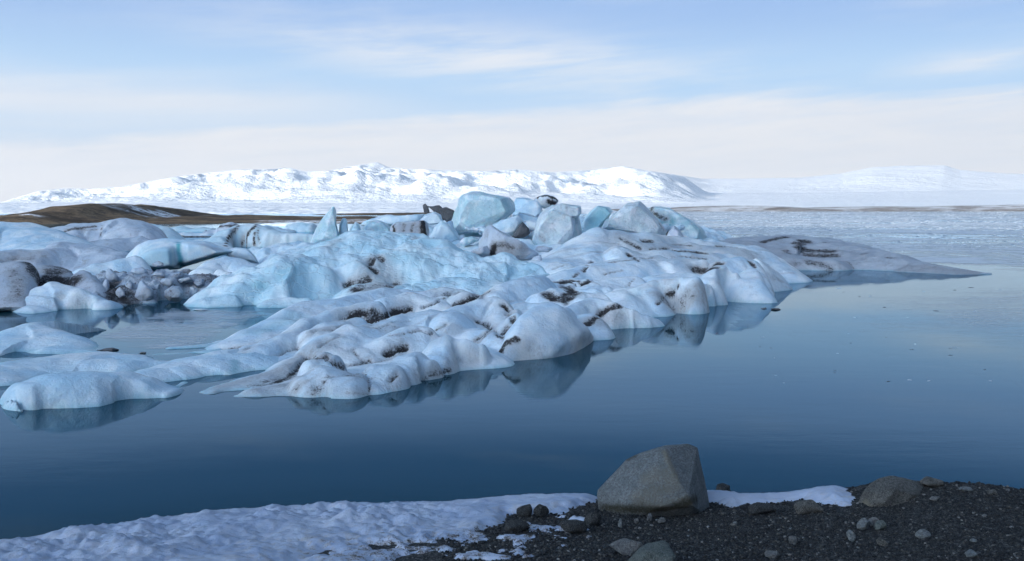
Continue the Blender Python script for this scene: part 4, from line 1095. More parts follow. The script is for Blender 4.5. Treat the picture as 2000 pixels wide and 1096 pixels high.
# small bits of floating ice
for i, (px, py, ww, hh, lab, mt_) in enumerate([
    (1496, 603, 24, 5, 'small dark floating sliver beside the scalloped floe', M_dark), (1514, 605, 26, 6, 'second dark floating sliver right of the scalloped floe', M_dark),
    (208, 684, 56, 8, 'dark wet shard afloat on the thin ice left of centre', M_dark), (280, 690, 18, 5, 'tiny dark shard afloat near the left shelf', M_dark),
    (145, 660, 14, 6, 'dark shard at the tail of the pointed left floe', M_dark), (432, 591, 36, 12, 'flat white plate beside the left foot of the blue mound', M_white),
    (380, 606, 60, 6, 'wide white plate afloat in the left channel', M_white),
]):
    p = onz(px, py, 0.0)
    chunk(px, py, ww, hh, p[1], mt_, lab, 300 + i, group='small floating ice in the left channel' if px < 600 else 'dark slivers beside the scalloped floe', name='floating_ice', cat='floating ice', film=0.0)

# ================================================================== SHORE
def rbf(pts, X, Y):
    P = np.array([at(*q) if len(q) == 3 else np.array(q[:3], float) for q in pts])
    d = np.linalg.norm(P[:, None, :2] - P[None, :, :2], axis=2)
    n = len(P)
    A = np.zeros((n + 1, n + 1)); A[:n, :n] = -d; A[:n, n] = 1; A[n, :n] = 1
    A[:n, :n] += np.eye(n) * 0.02 * -1
    b = np.concatenate([P[:, 2], [0]])
    wgt = np.linalg.solve(A, b)
    out = np.full(X.shape, wgt[n])
    for i in range(n): out -= wgt[i] * np.hypot(X - P[i, 0], Y - P[i, 1])
    return out


EDGE = [(-400, 1102, 9.6), (-150, 1089, 9.9), (0, 1077, 10.3), (100, 1063, 10.5), (200, 1049, 10.8), (300, 1029, 11.1), (400, 1017, 11.4), (500, 1003, 11.7), (600, 1001, 11.8), (700, 995, 12.0), (800, 993, 12.0), (900, 989, 12.1), (1000, 981, 12.3), (1100, 979, 12.4), (1200, 977, 12.4), (1300, 972, 12.4), (1400, 970, 12.4), (1500, 978, 12.3), (1600, 978, 12.2), (1680, 976, 12.1), (1740, 953, 11.8), (1790, 943, 11.5), (1830, 939, 11.3), (1870, 947, 11.4), (1920, 953, 11.4), (2000, 961, 11.5), (2200, 969, 11.4), (2500, 983, 11.2)]
ctl = list(EDGE)
for e in EDGE:
    p = at(*e); ctl.append((p[0], p[1] + 0.45, -0.12, 0)); ctl.append((p[0], p[1] + 1.3, -0.5, 0))
ctl = [c for c in ctl]
ctl += [(-300, 1110, 8.9), (0, 1096, 9.2), (300, 1096, 9.0), (600, 1096, 8.9), (900, 1096, 8.7), (1200, 1096, 8.6), (1500, 1096, 8.6), (1800, 1096, 8.5), (2100, 1096, 8.5), (2400, 1100, 8.4),
        (300, 1050, 10.0), (600, 1030, 10.6), (900, 1020, 10.8), (1060, 1010, 10.9), (1100, 1040, 10.0), (1200, 1030, 10.4), (1300, 1005, 11.0), (1400, 1000, 11.2), (1460, 1030, 10.2), (1550, 1000, 11.1), (1620, 1015, 10.6), (1700, 1005, 10.6),
        (1760, 985, 10.8), (1850, 965, 10.9), (1850, 1000, 10.0), (2000, 985, 10.7), (2000, 1030, 9.6), (1650, 1050, 9.7), (2300, 1000, 10.4)]
for x in np.linspace(-7, 7, 8): ctl += [(x, 6.6, 1.15, 0), (x, 5.0, 1.35, 0)]
ctl = [c if len(c) == 3 else tuple(c) for c in ctl]


def ground_h(X, Y):
    P = []
    for q in ctl: P.append(at(*q) if len(q) == 3 else np.array(q[:3], float))
    return rbf3(np.array(P), X, Y)


_cache = {}


def rbf3(P, X, Y):
    if 'w' not in _cache:
        n = len(P)
        d = np.linalg.norm(P[:, None, :2] - P[None, :, :2], axis=2)
        A = np.zeros((n + 1, n + 1)); A[:n, :n] = d - np.eye(n) * 0.03; A[:n, n] = 1; A[n, :n] = 1
        _cache['w'] = np.linalg.solve(A, np.concatenate([P[:, 2], [0]]))
    w_ = _cache['w']
    out = np.full(X.shape, w_[-1])
    for i in range(len(P)): out += w_[i] * np.hypot(X - P[i, 0], Y - P[i, 1])
    return out


SP = 0.025
xs = np.arange(-7.2, 7.6, SP); ys = np.arange(7.6, 13.4, SP)
X, Y = np.meshgrid(xs, ys); x, y = X.ravel(), Y.ravel()
P0 = np.stack([x, y, 0 * x], 1)
gh = ground_h(x, y)
gn = 0.035 * fbm(P0, 0.7, 4, 0.5, 1) + 0.018 * fbm(P0, 0.16, 3, 0.6, 2)
g = gh + gn * sstep(-0.3, 0.1, gh)
m, t, out = new_mat('wet_black_gravel')
pos = t.node('ShaderNodeNewGeometry').outputs['Position']
n1 = t.noise(pos, 3.0, 6, 0.7); n2 = t.noise(pos, 45, 3, 0.7)
vo = t.node('ShaderNodeTexVoronoi'); t.l.new(pos, vo.inputs['Vector']); vo.inputs['Scale'].default_value = 55
c = t.mix(n1, (0.008, 0.009, 0.010), (0.026, 0.024, 0.022))
c = t.mix(t.mr(vo.outputs['Color'], 0.55, 0.9), c, (0.11, 0.105, 0.10))
principled(t, out, c, 0.75, t.bump(t.m('ADD', vo.outputs['Distance'], n2), 0.8, 0.02), **{'Specular IOR Level': 0.3})
M_gravel = m
V = np.stack([x, y, g], 1)
o = mesh_obj('shore', V, grid_faces(len(xs), len(ys), g > -0.6), M_gravel)
tag(o, 'dark gravel shore along the bottom of the view', 'shore', kind='structure')


# snow bank: a layer lying on the gravel
def poly_sd(poly, x, y):
    inside = np.zeros(x.shape, bool); best = np.full(x.shape, 1e9)
    n = len(poly)
    for i in range(n):
        (x1, y1), (x2, y2) = poly[i], poly[(i + 1) % n]
        c = ((y1 > y) != (y2 > y)) & (x < (x2 - x1) * (y - y1) / (y2 - y1 + 1e-12) + x1)
        inside ^= c
        dx, dy = x2 - x1, y2 - y1
        tt = np.clip(((x - x1) * dx + (y - y1) * dy) / (dx * dx + dy * dy + 1e-12), 0, 1)
        best = np.minimum(best, np.hypot(x - x1 - dx * tt, y - y1 - dy * tt))
    return np.where(inside, best, -best)


def gpoint(px, py):
    """point of the shore surface seen at a pixel"""
    Ds = np.linspace(7.8, 13.3, 700)
    Q = np.array([at(px, py, d) for d in Ds])
    h = ground_h(Q[:, 0], Q[:, 1])
    k = np.argmax(Q[:, 2] <= h) if (Q[:, 2] <= h).any() else len(Ds) - 1
    return Q[k]


edge_pts = [at(*e)[:2] + np.array((0, 0.12)) for e in EDGE if e[0] <= 1200]
low = [(1180, 985), (1130, 1000), (1085, 1003), (1000, 1012), (985, 1035), (960, 1060), (900, 1085)]
P1 = [tuple(p) for p in edge_pts] + [tuple(gpoint(*q)[:2]) for q in low] + [tuple(at(820, 1096, 8.8)[:2]), (-0.8, 7.5), (-7.6, 7.5), (-7.6, 9.5)]
edge2 = [at(*e)[:2] + np.array((0, 0.10)) for e in EDGE if 1280 <= e[0] <= 1690]
low2 = [(1672, 992), (1600, 992), (1560, 980), (1510, 984), (1455, 992), (1420, 998), (1390, 985), (1300, 985)]
P2 = [tuple(p) for p in edge2] + [tuple(gpoint(*q)[:2]) for q in low2]
s1 = poly_sd(P1, x, y); s2 = poly_sd(P2, x, y)
sd = np.maximum(s1, s2)
rag = 0.20 * fbm(P0, 0.6, 4, 0.6, 3) + 0.10 * fbm(P0, 0.2, 3, 0.6, 4)
lake = sstep(0.0, 0.18, sd)
inner = sd + rag * sstep(0.0, 0.4, sd + 0.2) * (y < 11.6 + 0 * y)
th = 0.11 * sstep(-0.02, 0.30, inner) - 0.03
th *= 1 + 0.0 * x
# it thins out and breaks up towards the bottom of the view
Pxs = 1000 + F * x / y
thin = sstep(10.8, 9.3, y) * sstep(-3.2, -0.2, x)
lump = (0.10 * fbm(P0, 0.60, 4, 0.55, 5) + 0.05 * (np.abs(fbm(P0, 0.45, 3, 0.5, 6)) * 2 - 0.4) + 0.09 * fbm(P0, 1.3, 3, 0.5, 66) + 0.02 * fbm(P0, 0.05, 2, 0.6, 67) + 0.03 * fbm(P0, 0.10, 3, 0.6, 7)) * (0.12 + 0.88 * sstep(0.1, 0.9, sd)) * (0.45 + 0.9 * sstep(-0.3, 0.35, fbm(P0, 1.7, 2, 0.5, 31)))
s = gh + th + lump * sstep(0.0, 0.3, inner) - thin * (0.065 + 0.13 * sstep(-0.1, 0.35, fbm(P0, 0.5, 4, 0.6, 8)))
P3 = [tuple(gpoint(*q)[:2]) for q in [(900, 1020), (980, 1004), (1165, 998), (1168, 1040), (1130, 1070), (1060, 1085)]] + [tuple(at(1000, 1100, 8.7)[:2]), tuple(at(780, 1100, 8.8)[:2])]
s3 = poly_sd(P3, x, y)
patch = gh + gn + 0.05 * sstep(-0.02, 0.30, fbm(P0 * np.array((1, 0.8, 1)), 0.42, 5, 0.62, 41)) - 0.018
s = np.where(inner < -0.06, gh - 0.2, s)
s = np.where(s3 > 0.0, np.maximum(s, patch), s)
top = s > g - 0.03
near = (sd > -0.15) | (s3 > 0)
dirt = np.clip(0.95 * thin + 0.25 * sstep(10.4, 9.4, y) + 0.55 * sstep(0.5, 0.15, inner) * sstep(11.8, 11.0, y) * sstep(-3.2, -1.2, x), 0, 1)
m, t, out = new_mat('old_snow')
pos = t.node('ShaderNodeNewGeometry').outputs['Position']
n1 = t.noise(pos, 1.6, 6, 0.65); n2 = t.noise(pos, 9, 6, 0.7); n3 = t.noise(pos, 60, 3, 0.7)
da = t.attr('dirt')
c = t.mix(t.mr(n1, 0.35, 0.65), (0.46, 0.50, 0.60), (0.34, 0.40, 0.53))
c = t.mix(t.m('MULTIPLY', t.mr(n2, 0.46, 0.62), t.m('ADD', 0.14, t.m('MULTIPLY', da, 0.8)), clamp=True), c, (0.42, 0.38, 0.36))
sp = t.m('ADD', t.m('MULTIPLY', n2, 0.55), t.m('ADD', t.m('MULTIPLY', t.m('SUBTRACT', n3, 0.5), 0.35), t.m('MULTIPLY', da, 0.20)))
c = t.mix(t.m('MULTIPLY', t.mr(sp, 0.44, 0.56), t.mr(da, 0.05, 0.5)), c, (0.05, 0.042, 0.038))
principled(t, out, c, 0.7, t.bump(t.m('ADD', t.m('MULTIPLY', n2, 0.6), t.m('MULTIPLY', n3, 0.12)), 0.6, 0.05),
           **{'Subsurface Weight': 0.15, 'Subsurface Radius': (0.03, 0.06, 0.09), 'Subsurface Scale': 0.5, 'Specular IOR Level': 0.2})
V = np.stack([x, y, s], 1)
f = grid_faces(len(xs), len(ys), top & near)
V, f, A = compact(V, f, dict(dirt=dirt))
o = mesh_obj('snow', V, f, m, True, A)
tag(o, 'lumpy melting snow bank along the waterline of the shore', 'snow', kind='stuff')

# ------------------------------------------------------------------ boulders and stones
def stone_mat(name, a, b, c3, sc_=6.0, moss=None):
    m, t, out = new_mat(name)
    pos = t.node('ShaderNodeNewGeometry').outputs['Position']
    n1 = t.noise(pos, sc_, 6, 0.7); n2 = t.noise(pos, sc_ * 5, 5, 0.75); n3 = t.noise(pos, sc_ * 22, 3, 0.8)
    c = t.mix(t.mr(n1, 0.35, 0.65), a, b)
    c = t.mix(t.m('MULTIPLY', t.mr(n2, 0.46, 0.56), 0.75), c, c3)
    c = t.mix(t.m('MULTIPLY', t.mr(n3, 0.53, 0.64), 0.75), c, (0.36, 0.355, 0.335))
    c = t.mix(t.m('MULTIPLY', t.mr(n3, 0.46, 0.34), 0.6), c, (0.03, 0.03, 0.03))
    tan = t.attr('film'); d = t.attr('dirt')
    c = t.mix(t.m('MULTIPLY', tan, t.mr(n2, 0.2, 0.55), clamp=True), c, (0.25, 0.215, 0.15))
    c = t.mix(t.m('MULTIPLY', d, t.mr(n2, 0.15, 0.5), clamp=True), c, (0.035, 0.030, 0.016))
    h = t.m('ADD', t.m('MULTIPLY', n1, 0.5), t.m('ADD', t.m('MULTIPLY', n2, 0.35), t.m('MULTIPLY', n3, 0.15)))
    principled(t, out, c, 0.8, t.bump(h, 1.0, 0.08), **{'Specular IOR Level': 0.25})
    return m


M_rock = stone_mat('grey_granite', (0.15, 0.172, 0.19), (0.25, 0.27, 0.28), (0.10, 0.105, 0.10), 9.0)
M_rock2 = stone_mat('brown_basalt', (0.085, 0.082, 0.075), (0.15, 0.142, 0.128), (0.05, 0.045, 0.04))
M_black = stone_mat('black_basalt', (0.018, 0.018, 0.020), (0.04, 0.04, 0.042), (0.012, 0.012, 0.012), 10)
M_pale = stone_mat('pale_stone', (0.15, 0.155, 0.165), (0.24, 0.235, 0.23), (0.09, 0.09, 0.09), 12)
M_green = stone_mat('green_grey_stone', (0.10, 0.125, 0.12), (0.15, 0.17, 0.155), (0.07, 0.08, 0.07), 10)

D = 11.25
boulder_pts = [np.array([at(1166, 968, D), at(1168, 958, D), at(1184, 950, D), at(1206, 921, D), at(1222, 898, D), at(1240, 889, D), at(1270, 879, D + .05), at(1300, 870, D + .05), at(1344, 867, D + .15), at(1362, 874, D + .2), at(1368, 905, D + .2),
                         at(1375, 938, D + .2), at(1381, 962, D + .2), at(1385, 990, D + .2), at(1170, 1000, D), at(1176, 1028, D - .05), at(1186, 1036, D - .1), at(1380, 1010, D + .1),
                         at(1298, 876, D - .12), at(1306, 905, D - .26), at(1320, 935, D - .38), at(1344, 966, D - .45), at(1356, 990, D - .42), at(1244, 968, D - .40), at(1228, 985, D - .36), at(1295, 988, D - .5), at(1260, 950, D - .38),
                         at(1185, 985, D - .12), at(1190, 1015, D - .12), at(1300, 1012, D - .2), at(1340, 1012, D - .2),
                         at(1200, 955, D + .55), at(1260, 900, D + .5), at(1340, 880, D + .6), at(1370, 940, D + .7), at(1360, 1000, D + .6), at(1200, 1000, D + .5)])]
o = block('boulder', 'large angular grey boulder with a tan face on the shore', M_rock, boulder_pts, res=125, smooth=0, amp=0.006, rid=0.007, facets=0, scoops=0, cat='boulder', group='boulders on the shore',
          streaks=[('film', [(1262, 935), (1300, 925), (1318, 950), (1280, 965), (1245, 975), (1300, 985), (1335, 980)], 0.11, 0.38), ('film', [(1300, 885), (1308, 905), (1322, 935)], 0.05, 0.6),
                   ('dirt', [(1180, 992), (1220, 994), (1260, 997), (1300, 995), (1340, 985), (1360, 975)], 0.07, 0.9), ('dirt', [(1180, 1005), (1190, 1020)], 0.12, 0.85), ('dirt', [(1225, 897), (1240, 890)], 0.04, 0.6)])
D = 11.0
block('boulder', 'rounded brown boulder half buried in the gravel mound at the right', M_rock2, [np.array([
    at(1668, 1002, D), at(1672, 985, D), at(1685, 962, D), at(1700, 944, D), at(1718, 934, D + .05), at(1745, 928, D + .1), at(1768, 929, D + .1), at(1795, 938, D + .15), at(1806, 948, D + .15), at(1810, 975, D + .1), at(1790, 1000, D),
    at(1690, 1004, D - .2), at(1720, 985, D - .3), at(1750, 955, D - .25), at(1790, 965, D - .2), at(1740, 1004, D - .25), at(1705, 960, D - .15), at(1740, 938, D + .5), at(1690, 980, D + .4), at(1800, 960, D + .5)])],
    res=90, smooth=1, amp=0.014, rid=0.02, facets=14, bite=0.05, cat='boulder', group='boulders on the shore', streaks=[('dirt', [(1690, 1000), (1705, 998)], 0.05, 0.7), ('film', [(1690, 985), (1700, 996)], 0.06, 0.6)])


def stone(px, py, wpx, hpx, mat, label, seed, name='stone', sink=0.25, group='stones on the gravel shore', Dd=None, res=34, cat='stone'):
    """py = bottom of the stone on the ground"""
    r = np.random.default_rng(seed)
    b = gpoint(px, py) if Dd is None else at(px, py, Dd)
    s_ = b[1] / F
    a, c, hh = wpx / 2 * s_, wpx / 2 * s_ * r.uniform(0.6, 0.9), hpx * s_
    n = 22
    q = r.normal(size=(n, 3)); q /= np.linalg.norm(q, axis=1)[:, None]
    q *= r.uniform(0.85, 1.05, (n, 1))
    pts = q * np.array((a, c, hh * (0.5 + sink / 2))) + b + np.array((0, c * 0.6, hh * (0.5 - sink / 2)))
    return block(name, label, mat, [pts], res=res, smooth=1, amp=0.025, rid=0.025, facets=8, bite=0.06, cat=cat, group=group)


for i, q in enumerate([
    (1415, 966, 36, 24, M_black, 'small black stone perched on the snow right of the large boulder'),
    (1025, 1009, 40, 24, M_black, 'left of two black stones at the edge of the snow'),
    (1057, 1010, 36, 25, M_black, 'right of two black stones at the edge of the snow'),
    (1826, 952, 54, 20, M_rock2, 'low mossy stone behind the rounded brown boulder'),
    (1225, 1088, 92, 34, M_pale, 'frosty pale stone in front of the large boulder'),
    (1282, 1118, 136, 48, M_green, 'green grey stone cut by the bottom edge'),
    (1512, 1091, 46, 13, M_pale, 'flat frosted stone near the bottom edge right of centre'),
    (1549, 1064, 24, 18, M_pale, 'single pale cream pebble in the dark gravel'),
    (1708, 1027, 22, 18, M_pale, 'pale stone just below the rounded brown boulder'),
    (1690, 1036, 34, 26, M_rock, 'dark grey slab leaning below the rounded brown boulder'),
    (1722, 1036, 36, 18, M_green, 'blue grey flat stone below the rounded brown boulder'),
    (1664, 1056, 22, 22, M_rock, 'grey upright stone lower left of the rounded brown boulder'),
    (1805, 1052, 34, 18, M_rock, 'grey stone in the middle of the gravel mound'),
    (1725, 1066, 26, 16, M_rock2, 'brown stone below the blue grey flat stone'),
    (1830, 980, 26, 10, M_pale, 'pale flat stone high on the gravel mound'),
    (1243, 1022, 12, 12, M_pale, 'white pebble under the overhang of the large boulder'),
    (1293, 1022, 18, 13, M_pale, 'cream pebble at the right foot of the large boulder'),
    (1269, 1018, 12, 16, M_pale, 'upright pebble under the middle of the large boulder'),
    (1212, 1032, 12, 20, M_rock, 'thin upright grey stone at the left foot of the large boulder'),
    (1160, 1030, 46, 32, M_black, 'black stone tucked left of the large boulder'),
    (1120, 1040, 70, 22, M_black, 'low black rock in the slush left of the large boulder'),
    (1010, 1040, 60, 22, M_black, 'low dark rock in the slush under the two black stones'),
    (220, 1094, 26, 20, M_black, 'dark stone poking through the snow at the lower left'),
    (1490, 1008, 70, 24, M_black, 'dark low rock below the right strip of snow'),
    (1585, 1006, 80, 28, M_rock2, 'wide brown rock below the right strip of snow'),
    (1890, 962, 30, 10, M_rock, 'grey stone on the crest of the gravel mound'),
    (1940, 968, 24, 12, M_rock2, 'brown stone on the crest of the gravel mound'),
    (1900, 1090, 30, 16, M_rock, 'grey stone near the bottom right corner'),
]):
    stone(*q[:4], q[4], q[5], 500 + i)

# many little stones that nothing tells apart
protos = []
r = np.random.default_rng(5)
for i, mt_ in enumerate([M_rock, M_rock2, M_pale, M_green, M_rock, M_black, M_rock2, M_pale]):
    bm = bmesh.new(); bmesh.ops.create_icosphere(bm, subdivisions=2, radius=1.0)
    V = np.array([v.co[:] for v in bm.verts])
    d = 1 + 0.28 * fbm(V + i * 9.1, 1.3, 3, 0.5, i)
    V = V * d[:, None] * np.array((1.0, 0.78, 0.6))
    V[:, 2] = np.maximum(V[:, 2], -0.35)
    fcs = np.array([[v.index for v in f_.verts] for f_ in bm.faces]); bm.free()
    protos.append((V, fcs, mt_))
pm = []
for V, fcs, mt_ in protos:
    me = bpy.data.meshes.new('stone'); me.from_pydata(V.tolist(), [], fcs.tolist()); me.polygons.foreach_set('use_smooth', np.ones(len(fcs), bool)); me.materials.append(mt_)
    pm.append(me)
gi = ((ys[None, :], xs[None, :]))
G2 = g.reshape(len(ys), len(xs)); S2 = np.where(top & near, s, -9).reshape(len(ys), len(xs))


def look(A_, px_, py_):
    i = np.clip(((py_ - ys[0]) / SP).astype(int), 0, len(ys) - 1); j = np.clip(((px_ - xs[0]) / SP).astype(int), 0, len(xs) - 1)
    return A_[i, j]


cnt = 0
while cnt < 40:
    px_, d_ = r.uniform(1000, 2060), r.uniform(8.4, 11.6)
    X_ = (px_ - 1000) / F * d_
    gz = float(look(G2, np.array([X_]), np.array([d_]))[0]); sz = float(look(S2, np.array([X_]), np.array([d_]))[0])
    if gz < 0.3 or sz > gz + 0.02 or (px_ < 1190 and r.random() < 0.6): continue
    if 1150 < px_ < 1400 and d_ > 10.7: continue
    if 1660 < px_ < 1820 and d_ > 10.6: continue
    o = bpy.data.objects.new('stone', pm[r.integers(len(pm))]); col.objects.link(o)
    k = 0.016 + 0.03 * r.random() ** 2.2
    k *= 0.85; o.scale = (k, k, k * r.uniform(0.7, 1.1)); o.rotation_euler = (r.uniform(-.3, .3), r.uniform(-.3, .3), r.uniform(0, 6.28))
    o.location = (X_, d_, gz + k * 0.15)
    tag(o, 'small rounded stone lying loose among the dark shore gravel', 'stone', 'small stones in the gravel')
    cnt += 1

# gravel: countless pebbles
N = 26000
px_ = r.uniform(860, 2080, N); d_ = r.uniform(8.2, 12.2, N)
X_ = (px_ - 1000) / F * d_
gz = look(G2, X_, d_); sz = look(S2, X_, d_)
ok = (gz > 0.15) & (sz < gz + 0.012)
X_, d_, gz = X_[ok], d_[ok], gz[ok]; N = len(X_)
bm = bmesh.new(); bmesh.ops.create_icosphere(bm, subdivisions=1, radius=1.0)
IV = np.array([v.co[:] for v in bm.verts]); IF = np.array([[v.index for v in f_.verts] for f_ in bm.faces]); bm.free()
k = 0.006 + 0.016 * r.random(N) ** 2.5
ang = r.uniform(0, 6.28, N); sxy = r.uniform(0.6, 1.0, N); szz = r.uniform(0.45, 0.8, N)
jit = 1 + 0.22 * r.normal(size=(N, len(IV), 1)).clip(-1.5, 1.5)
B = IV[None] * jit * np.stack([k, k * sxy, k * szz], 1)[:, None, :]
ca, sa = np.cos(ang)[:, None], np.sin(ang)[:, None]
VX = B[..., 0] * ca - B[..., 1] * sa + X_[:, None]; VY = B[..., 0] * sa + B[..., 1] * ca + d_[:, None]; VZ = B[..., 2] + (gz + k * 0.2)[:, None]
V = np.stack([VX, VY, VZ], -1).reshape(-1, 3)
f = (IF[None] + (np.arange(N) * len(IV))[:, None, None]).reshape(-1, 3)
m, t, out = new_mat('pebbles')
tn = t.attr('tone')
cr_ = t.node('ShaderNodeValToRGB'); t.put(cr_.inputs[0], tn)
e_ = cr_.color_ramp; st = [(0.0, (0.010, 0.011, 0.013)), (0.5, (0.014, 0.014, 0.016)), (0.80, (0.032, 0.030, 0.027)), (0.95, (0.07, 0.066, 0.062)), (1.0, (0.20, 0.195, 0.19))]
while len(e_.elements) < len(st): e_.elements.new(0.5)
for e, (p, c) in zip(e_.elements, st): e.position = p; e.color = (*c, 1)
pos = t.node('ShaderNodeNewGeometry').outputs['Position']
principled(t, out, cr_.outputs[0], 0.7, t.bump(t.noise(pos, 150, 3, 0.7), 0.4, 0.004), **{'Specular IOR Level': 0.3})
o = mesh_obj('gravel', V, f, m, True, dict(tone=np.repeat(r.random(N), len(IV))))
tag(o, 'dark wet gravel covering the shore at the lower right', 'gravel', kind='stuff')

# ================================================================== BRASH ICE on the far water (countless)
N = 30000
px_ = r.uniform(560, 2150, N)
py_ = 409 + (r.random(N) ** 1.6) * 105
D_ = CAMH * F / (py_ - 400)
X_ = (px_ - 1000) / F * D_
P0 = np.stack([X_, D_, 0 * X_], 1)
den = fbm(P0 * np.array((0.35, 0.22, 1)), 14, 5, 0.6, 3) + 0.25 * sstep(470, 420, py_) - 0.30 * sstep(455, 500, py_)
ok = (den > r.uniform(-0.35, 0.45, N)) & (px_ > np.interp(py_, [409, 440, 470, 520], [640, 1280, 1360, 1460]))
X_, D_ = X_[ok], D_[ok]; N = len(X_)
na = 7
aa = np.linspace(0, 2 * math.pi, na, endpoint=False)[None] + r.uniform(0, 0.6, (N, na))
size = (D_ / F) * (1.5 + 7.0 * r.random(N) ** 3) * (0.7 + 0.6 * r.random(N))
rad = size[:, None] * r.uniform(0.6, 1.1, (N, na))
ht = 0.02 + 0.00014 * D_ * r.random(N)
bx = X_[:, None] + rad * np.cos(aa); by = D_[:, None] + rad * np.sin(aa) * r.uniform(0.7, 1.6, (N, 1))
Vb = np.stack([bx, by, np.full_like(bx, -0.05)], -1)
Vt = np.stack([X_[:, None] + (bx - X_[:, None]) * 0.45, D_[:, None] + (by - D_[:, None]) * 0.45, ht[:, None] * r.uniform(0.6, 1.2, (N, na))], -1)
Vc = np.stack([X_, D_, ht * 1.1], -1)[:, None, :]
V = np.concatenate([Vb, Vt, Vc], 1)
nv = 2 * na + 1
fl = []
for i in range(na):
    j = (i + 1) % na
    fl += [(i, j, na + j), (i, na + j, na + i), (na + i, na + j, 2 * na)]
fl = np.array(fl)
f = (fl[None] + (np.arange(N) * nv)[:, None, None]).reshape(-1, 3)
V = V.reshape(-1, 3)
zz = np.zeros(len(V))
m, t, out = new_mat('brash_plates')
fl_ = t.attr('film')
principled(t, out, t.mix(t.mr(fl_, 0.42, 0.60), (0.13, 0.19, 0.27), (0.80, 0.83, 0.86)), 0.5, None, **{'Specular IOR Level': 0.3})
M_brash = m
o = mesh_obj('brash_ice', V, f, M_brash, False, dict(dirt=zz, film=np.repeat(r.random(N), nv), teal=zz))
tag(o, 'countless small plates of brash ice drifting on the far right water', 'brash ice', kind='stuff')

# thin skin of new ice on the calm water
m, t, out = new_mat('thin_new_ice')
pos = t.node('ShaderNodeNewGeometry').outputs['Position']
n1 = t.noise(t.mapping(pos, (0.35, 1.1, 1), (0, 0, 0.15)), 1.0, 6, 0.65, 0.8)
p = t.node('ShaderNodeBsdfPrincipled')
p.inputs['Base Color'].default_value = (0.62, 0.68, 0.75, 1); p.inputs['Roughness'].default_value = 0.22; p.inputs['IOR'].default_value = 1.31
tr = t.node('ShaderNodeBsdfTransparent')
msx = t.node('ShaderNodeMixShader')
ed = t.attr('edge')
t.l.new(t.m('MULTIPLY', t.mr(t.m('ADD', n1, t.m('MULTIPLY', t.m('SUBTRACT', ed, 1.0), 0.5)), 0.30, 0.60), 0.62), msx.inputs[0])
t.l.new(tr.outputs[0], msx.inputs[1]); t.l.new(p.outputs[0], msx.inputs[2]); t.l.new(msx.outputs[0], out.inputs['Surface'])
M_skin = m
m, t, out = new_mat('frazil_sheet')
pos = t.node('ShaderNodeNewGeometry').outputs['Position']
n1 = t.noise(t.mapping(pos, (0.03, 0.06, 1)), 1.0, 8, 0.72, 0.6)
n2 = t.noise(t.mapping(pos, (0.5, 0.8, 1)), 1.0, 5, 0.7, 0.4)
p = t.node('ShaderNodeBsdfPrincipled')
t.put(p.inputs['Base Color'], t.mix(n2, (0.62, 0.70, 0.79), (0.86, 0.88, 0.90))); p.inputs['Roughness'].default_value = 0.35; p.inputs['IOR'].default_value = 1.31
tr = t.node('ShaderNodeBsdfTransparent'); msx = t.node('ShaderNodeMixShader'); ed = t.attr('edge')
cov = t.mr(t.m('ADD', t.m('ADD', t.m('MULTIPLY', n1, 0.7), t.m('MULTIPLY', n2, 0.3)), t.m('MULTIPLY', t.m('SUBTRACT', ed, 1.0), 0.5)), 0.38, 0.55)
t.l.new(t.m('MULTIPLY', cov, 0.85), msx.inputs[0])
t.l.new(tr.outputs[0], msx.inputs[1]); t.l.new(p.outputs[0], msx.inputs[2]); t.l.new(msx.outputs[0], out.inputs['Surface'])
M_frazil = m
m, t, out = new_mat('frazil_film')
pos = t.node('ShaderNodeNewGeometry').outputs['Position']
n1 = t.noise(t.mapping(pos, (0.10, 0.22, 1), (0, 0, 0.2)), 1.0, 8, 0.75, 0.8)
n2 = t.noise(t.mapping(pos, (1.6, 2.6, 1)), 1.0, 5, 0.7, 0.3)
p = t.node('ShaderNodeBsdfPrincipled')
t.put(p.inputs['Base Color'], (0.80, 0.84, 0.88)); p.inputs['Roughness'].default_value = 0.4; p.inputs['IOR'].default_value = 1.31
tr = t.node('ShaderNodeBsdfTransparent'); msx = t.node('ShaderNodeMixShader'); ed = t.attr('edge')
cov = t.mr(t.m('ADD', t.m('ADD', t.m('MULTIPLY', n1, 0.6), t.m('MULTIPLY', n2, 0.4)), t.m('MULTIPLY', t.m('SUBTRACT', ed, 1.0), 0.3)), 0.26, 0.54)
t.l.new(t.m('MULTIPLY', cov, 0.38), msx.inputs[0])
t.l.new(tr.outputs[0], msx.inputs[1]); t.l.new(p.outputs[0], msx.inputs[2]); t.l.new(msx.outputs[0], out.inputs['Surface'])
M_frazil2 = m


def skin(label, poly, sp, z=0.006, soft=1.2, mat=None, rag=0.5, rs=2.0, name='thin_ice'):
    P = [tuple(onz(*q)[:2]) for q in poly]
    A_ = np.array(P)
    xs_ = np.arange(A_[:, 0].min() - 1, A_[:, 0].max() + 1, sp); ys_ = np.arange(A_[:, 1].min() - 1, A_[:, 1].max() + 1, sp)
    X, Y = np.meshgrid(xs_, ys_); x, y = X.ravel(), Y.ravel()
    P0 = np.stack([x, y, 0 * x], 1)
    d = poly_sd(P, x, y) + rag * fbm(P0, rs, 4, 0.6, 4)
    V = np.stack([x, y, np.full_like(x, z)], 1)
    f = grid_faces(len(xs_), len(ys_), d > 0)
    V, f, A = compact(V, f, dict(edge=sstep(0, soft, d)))
    o = mesh_obj(name, V, f, mat or M_skin, True, A)
    tag(o, label, 'thin ice', kind='stuff')


skin('thin milky skin of new ice on the water between the left floes and the blue mound', [(140, 662), (190, 640), (240, 622), (300, 606), (420, 600), (470, 604), (560, 600), (540, 622), (480, 650), (440, 672), (350, 690), (250, 692), (190, 682)], 0.12)

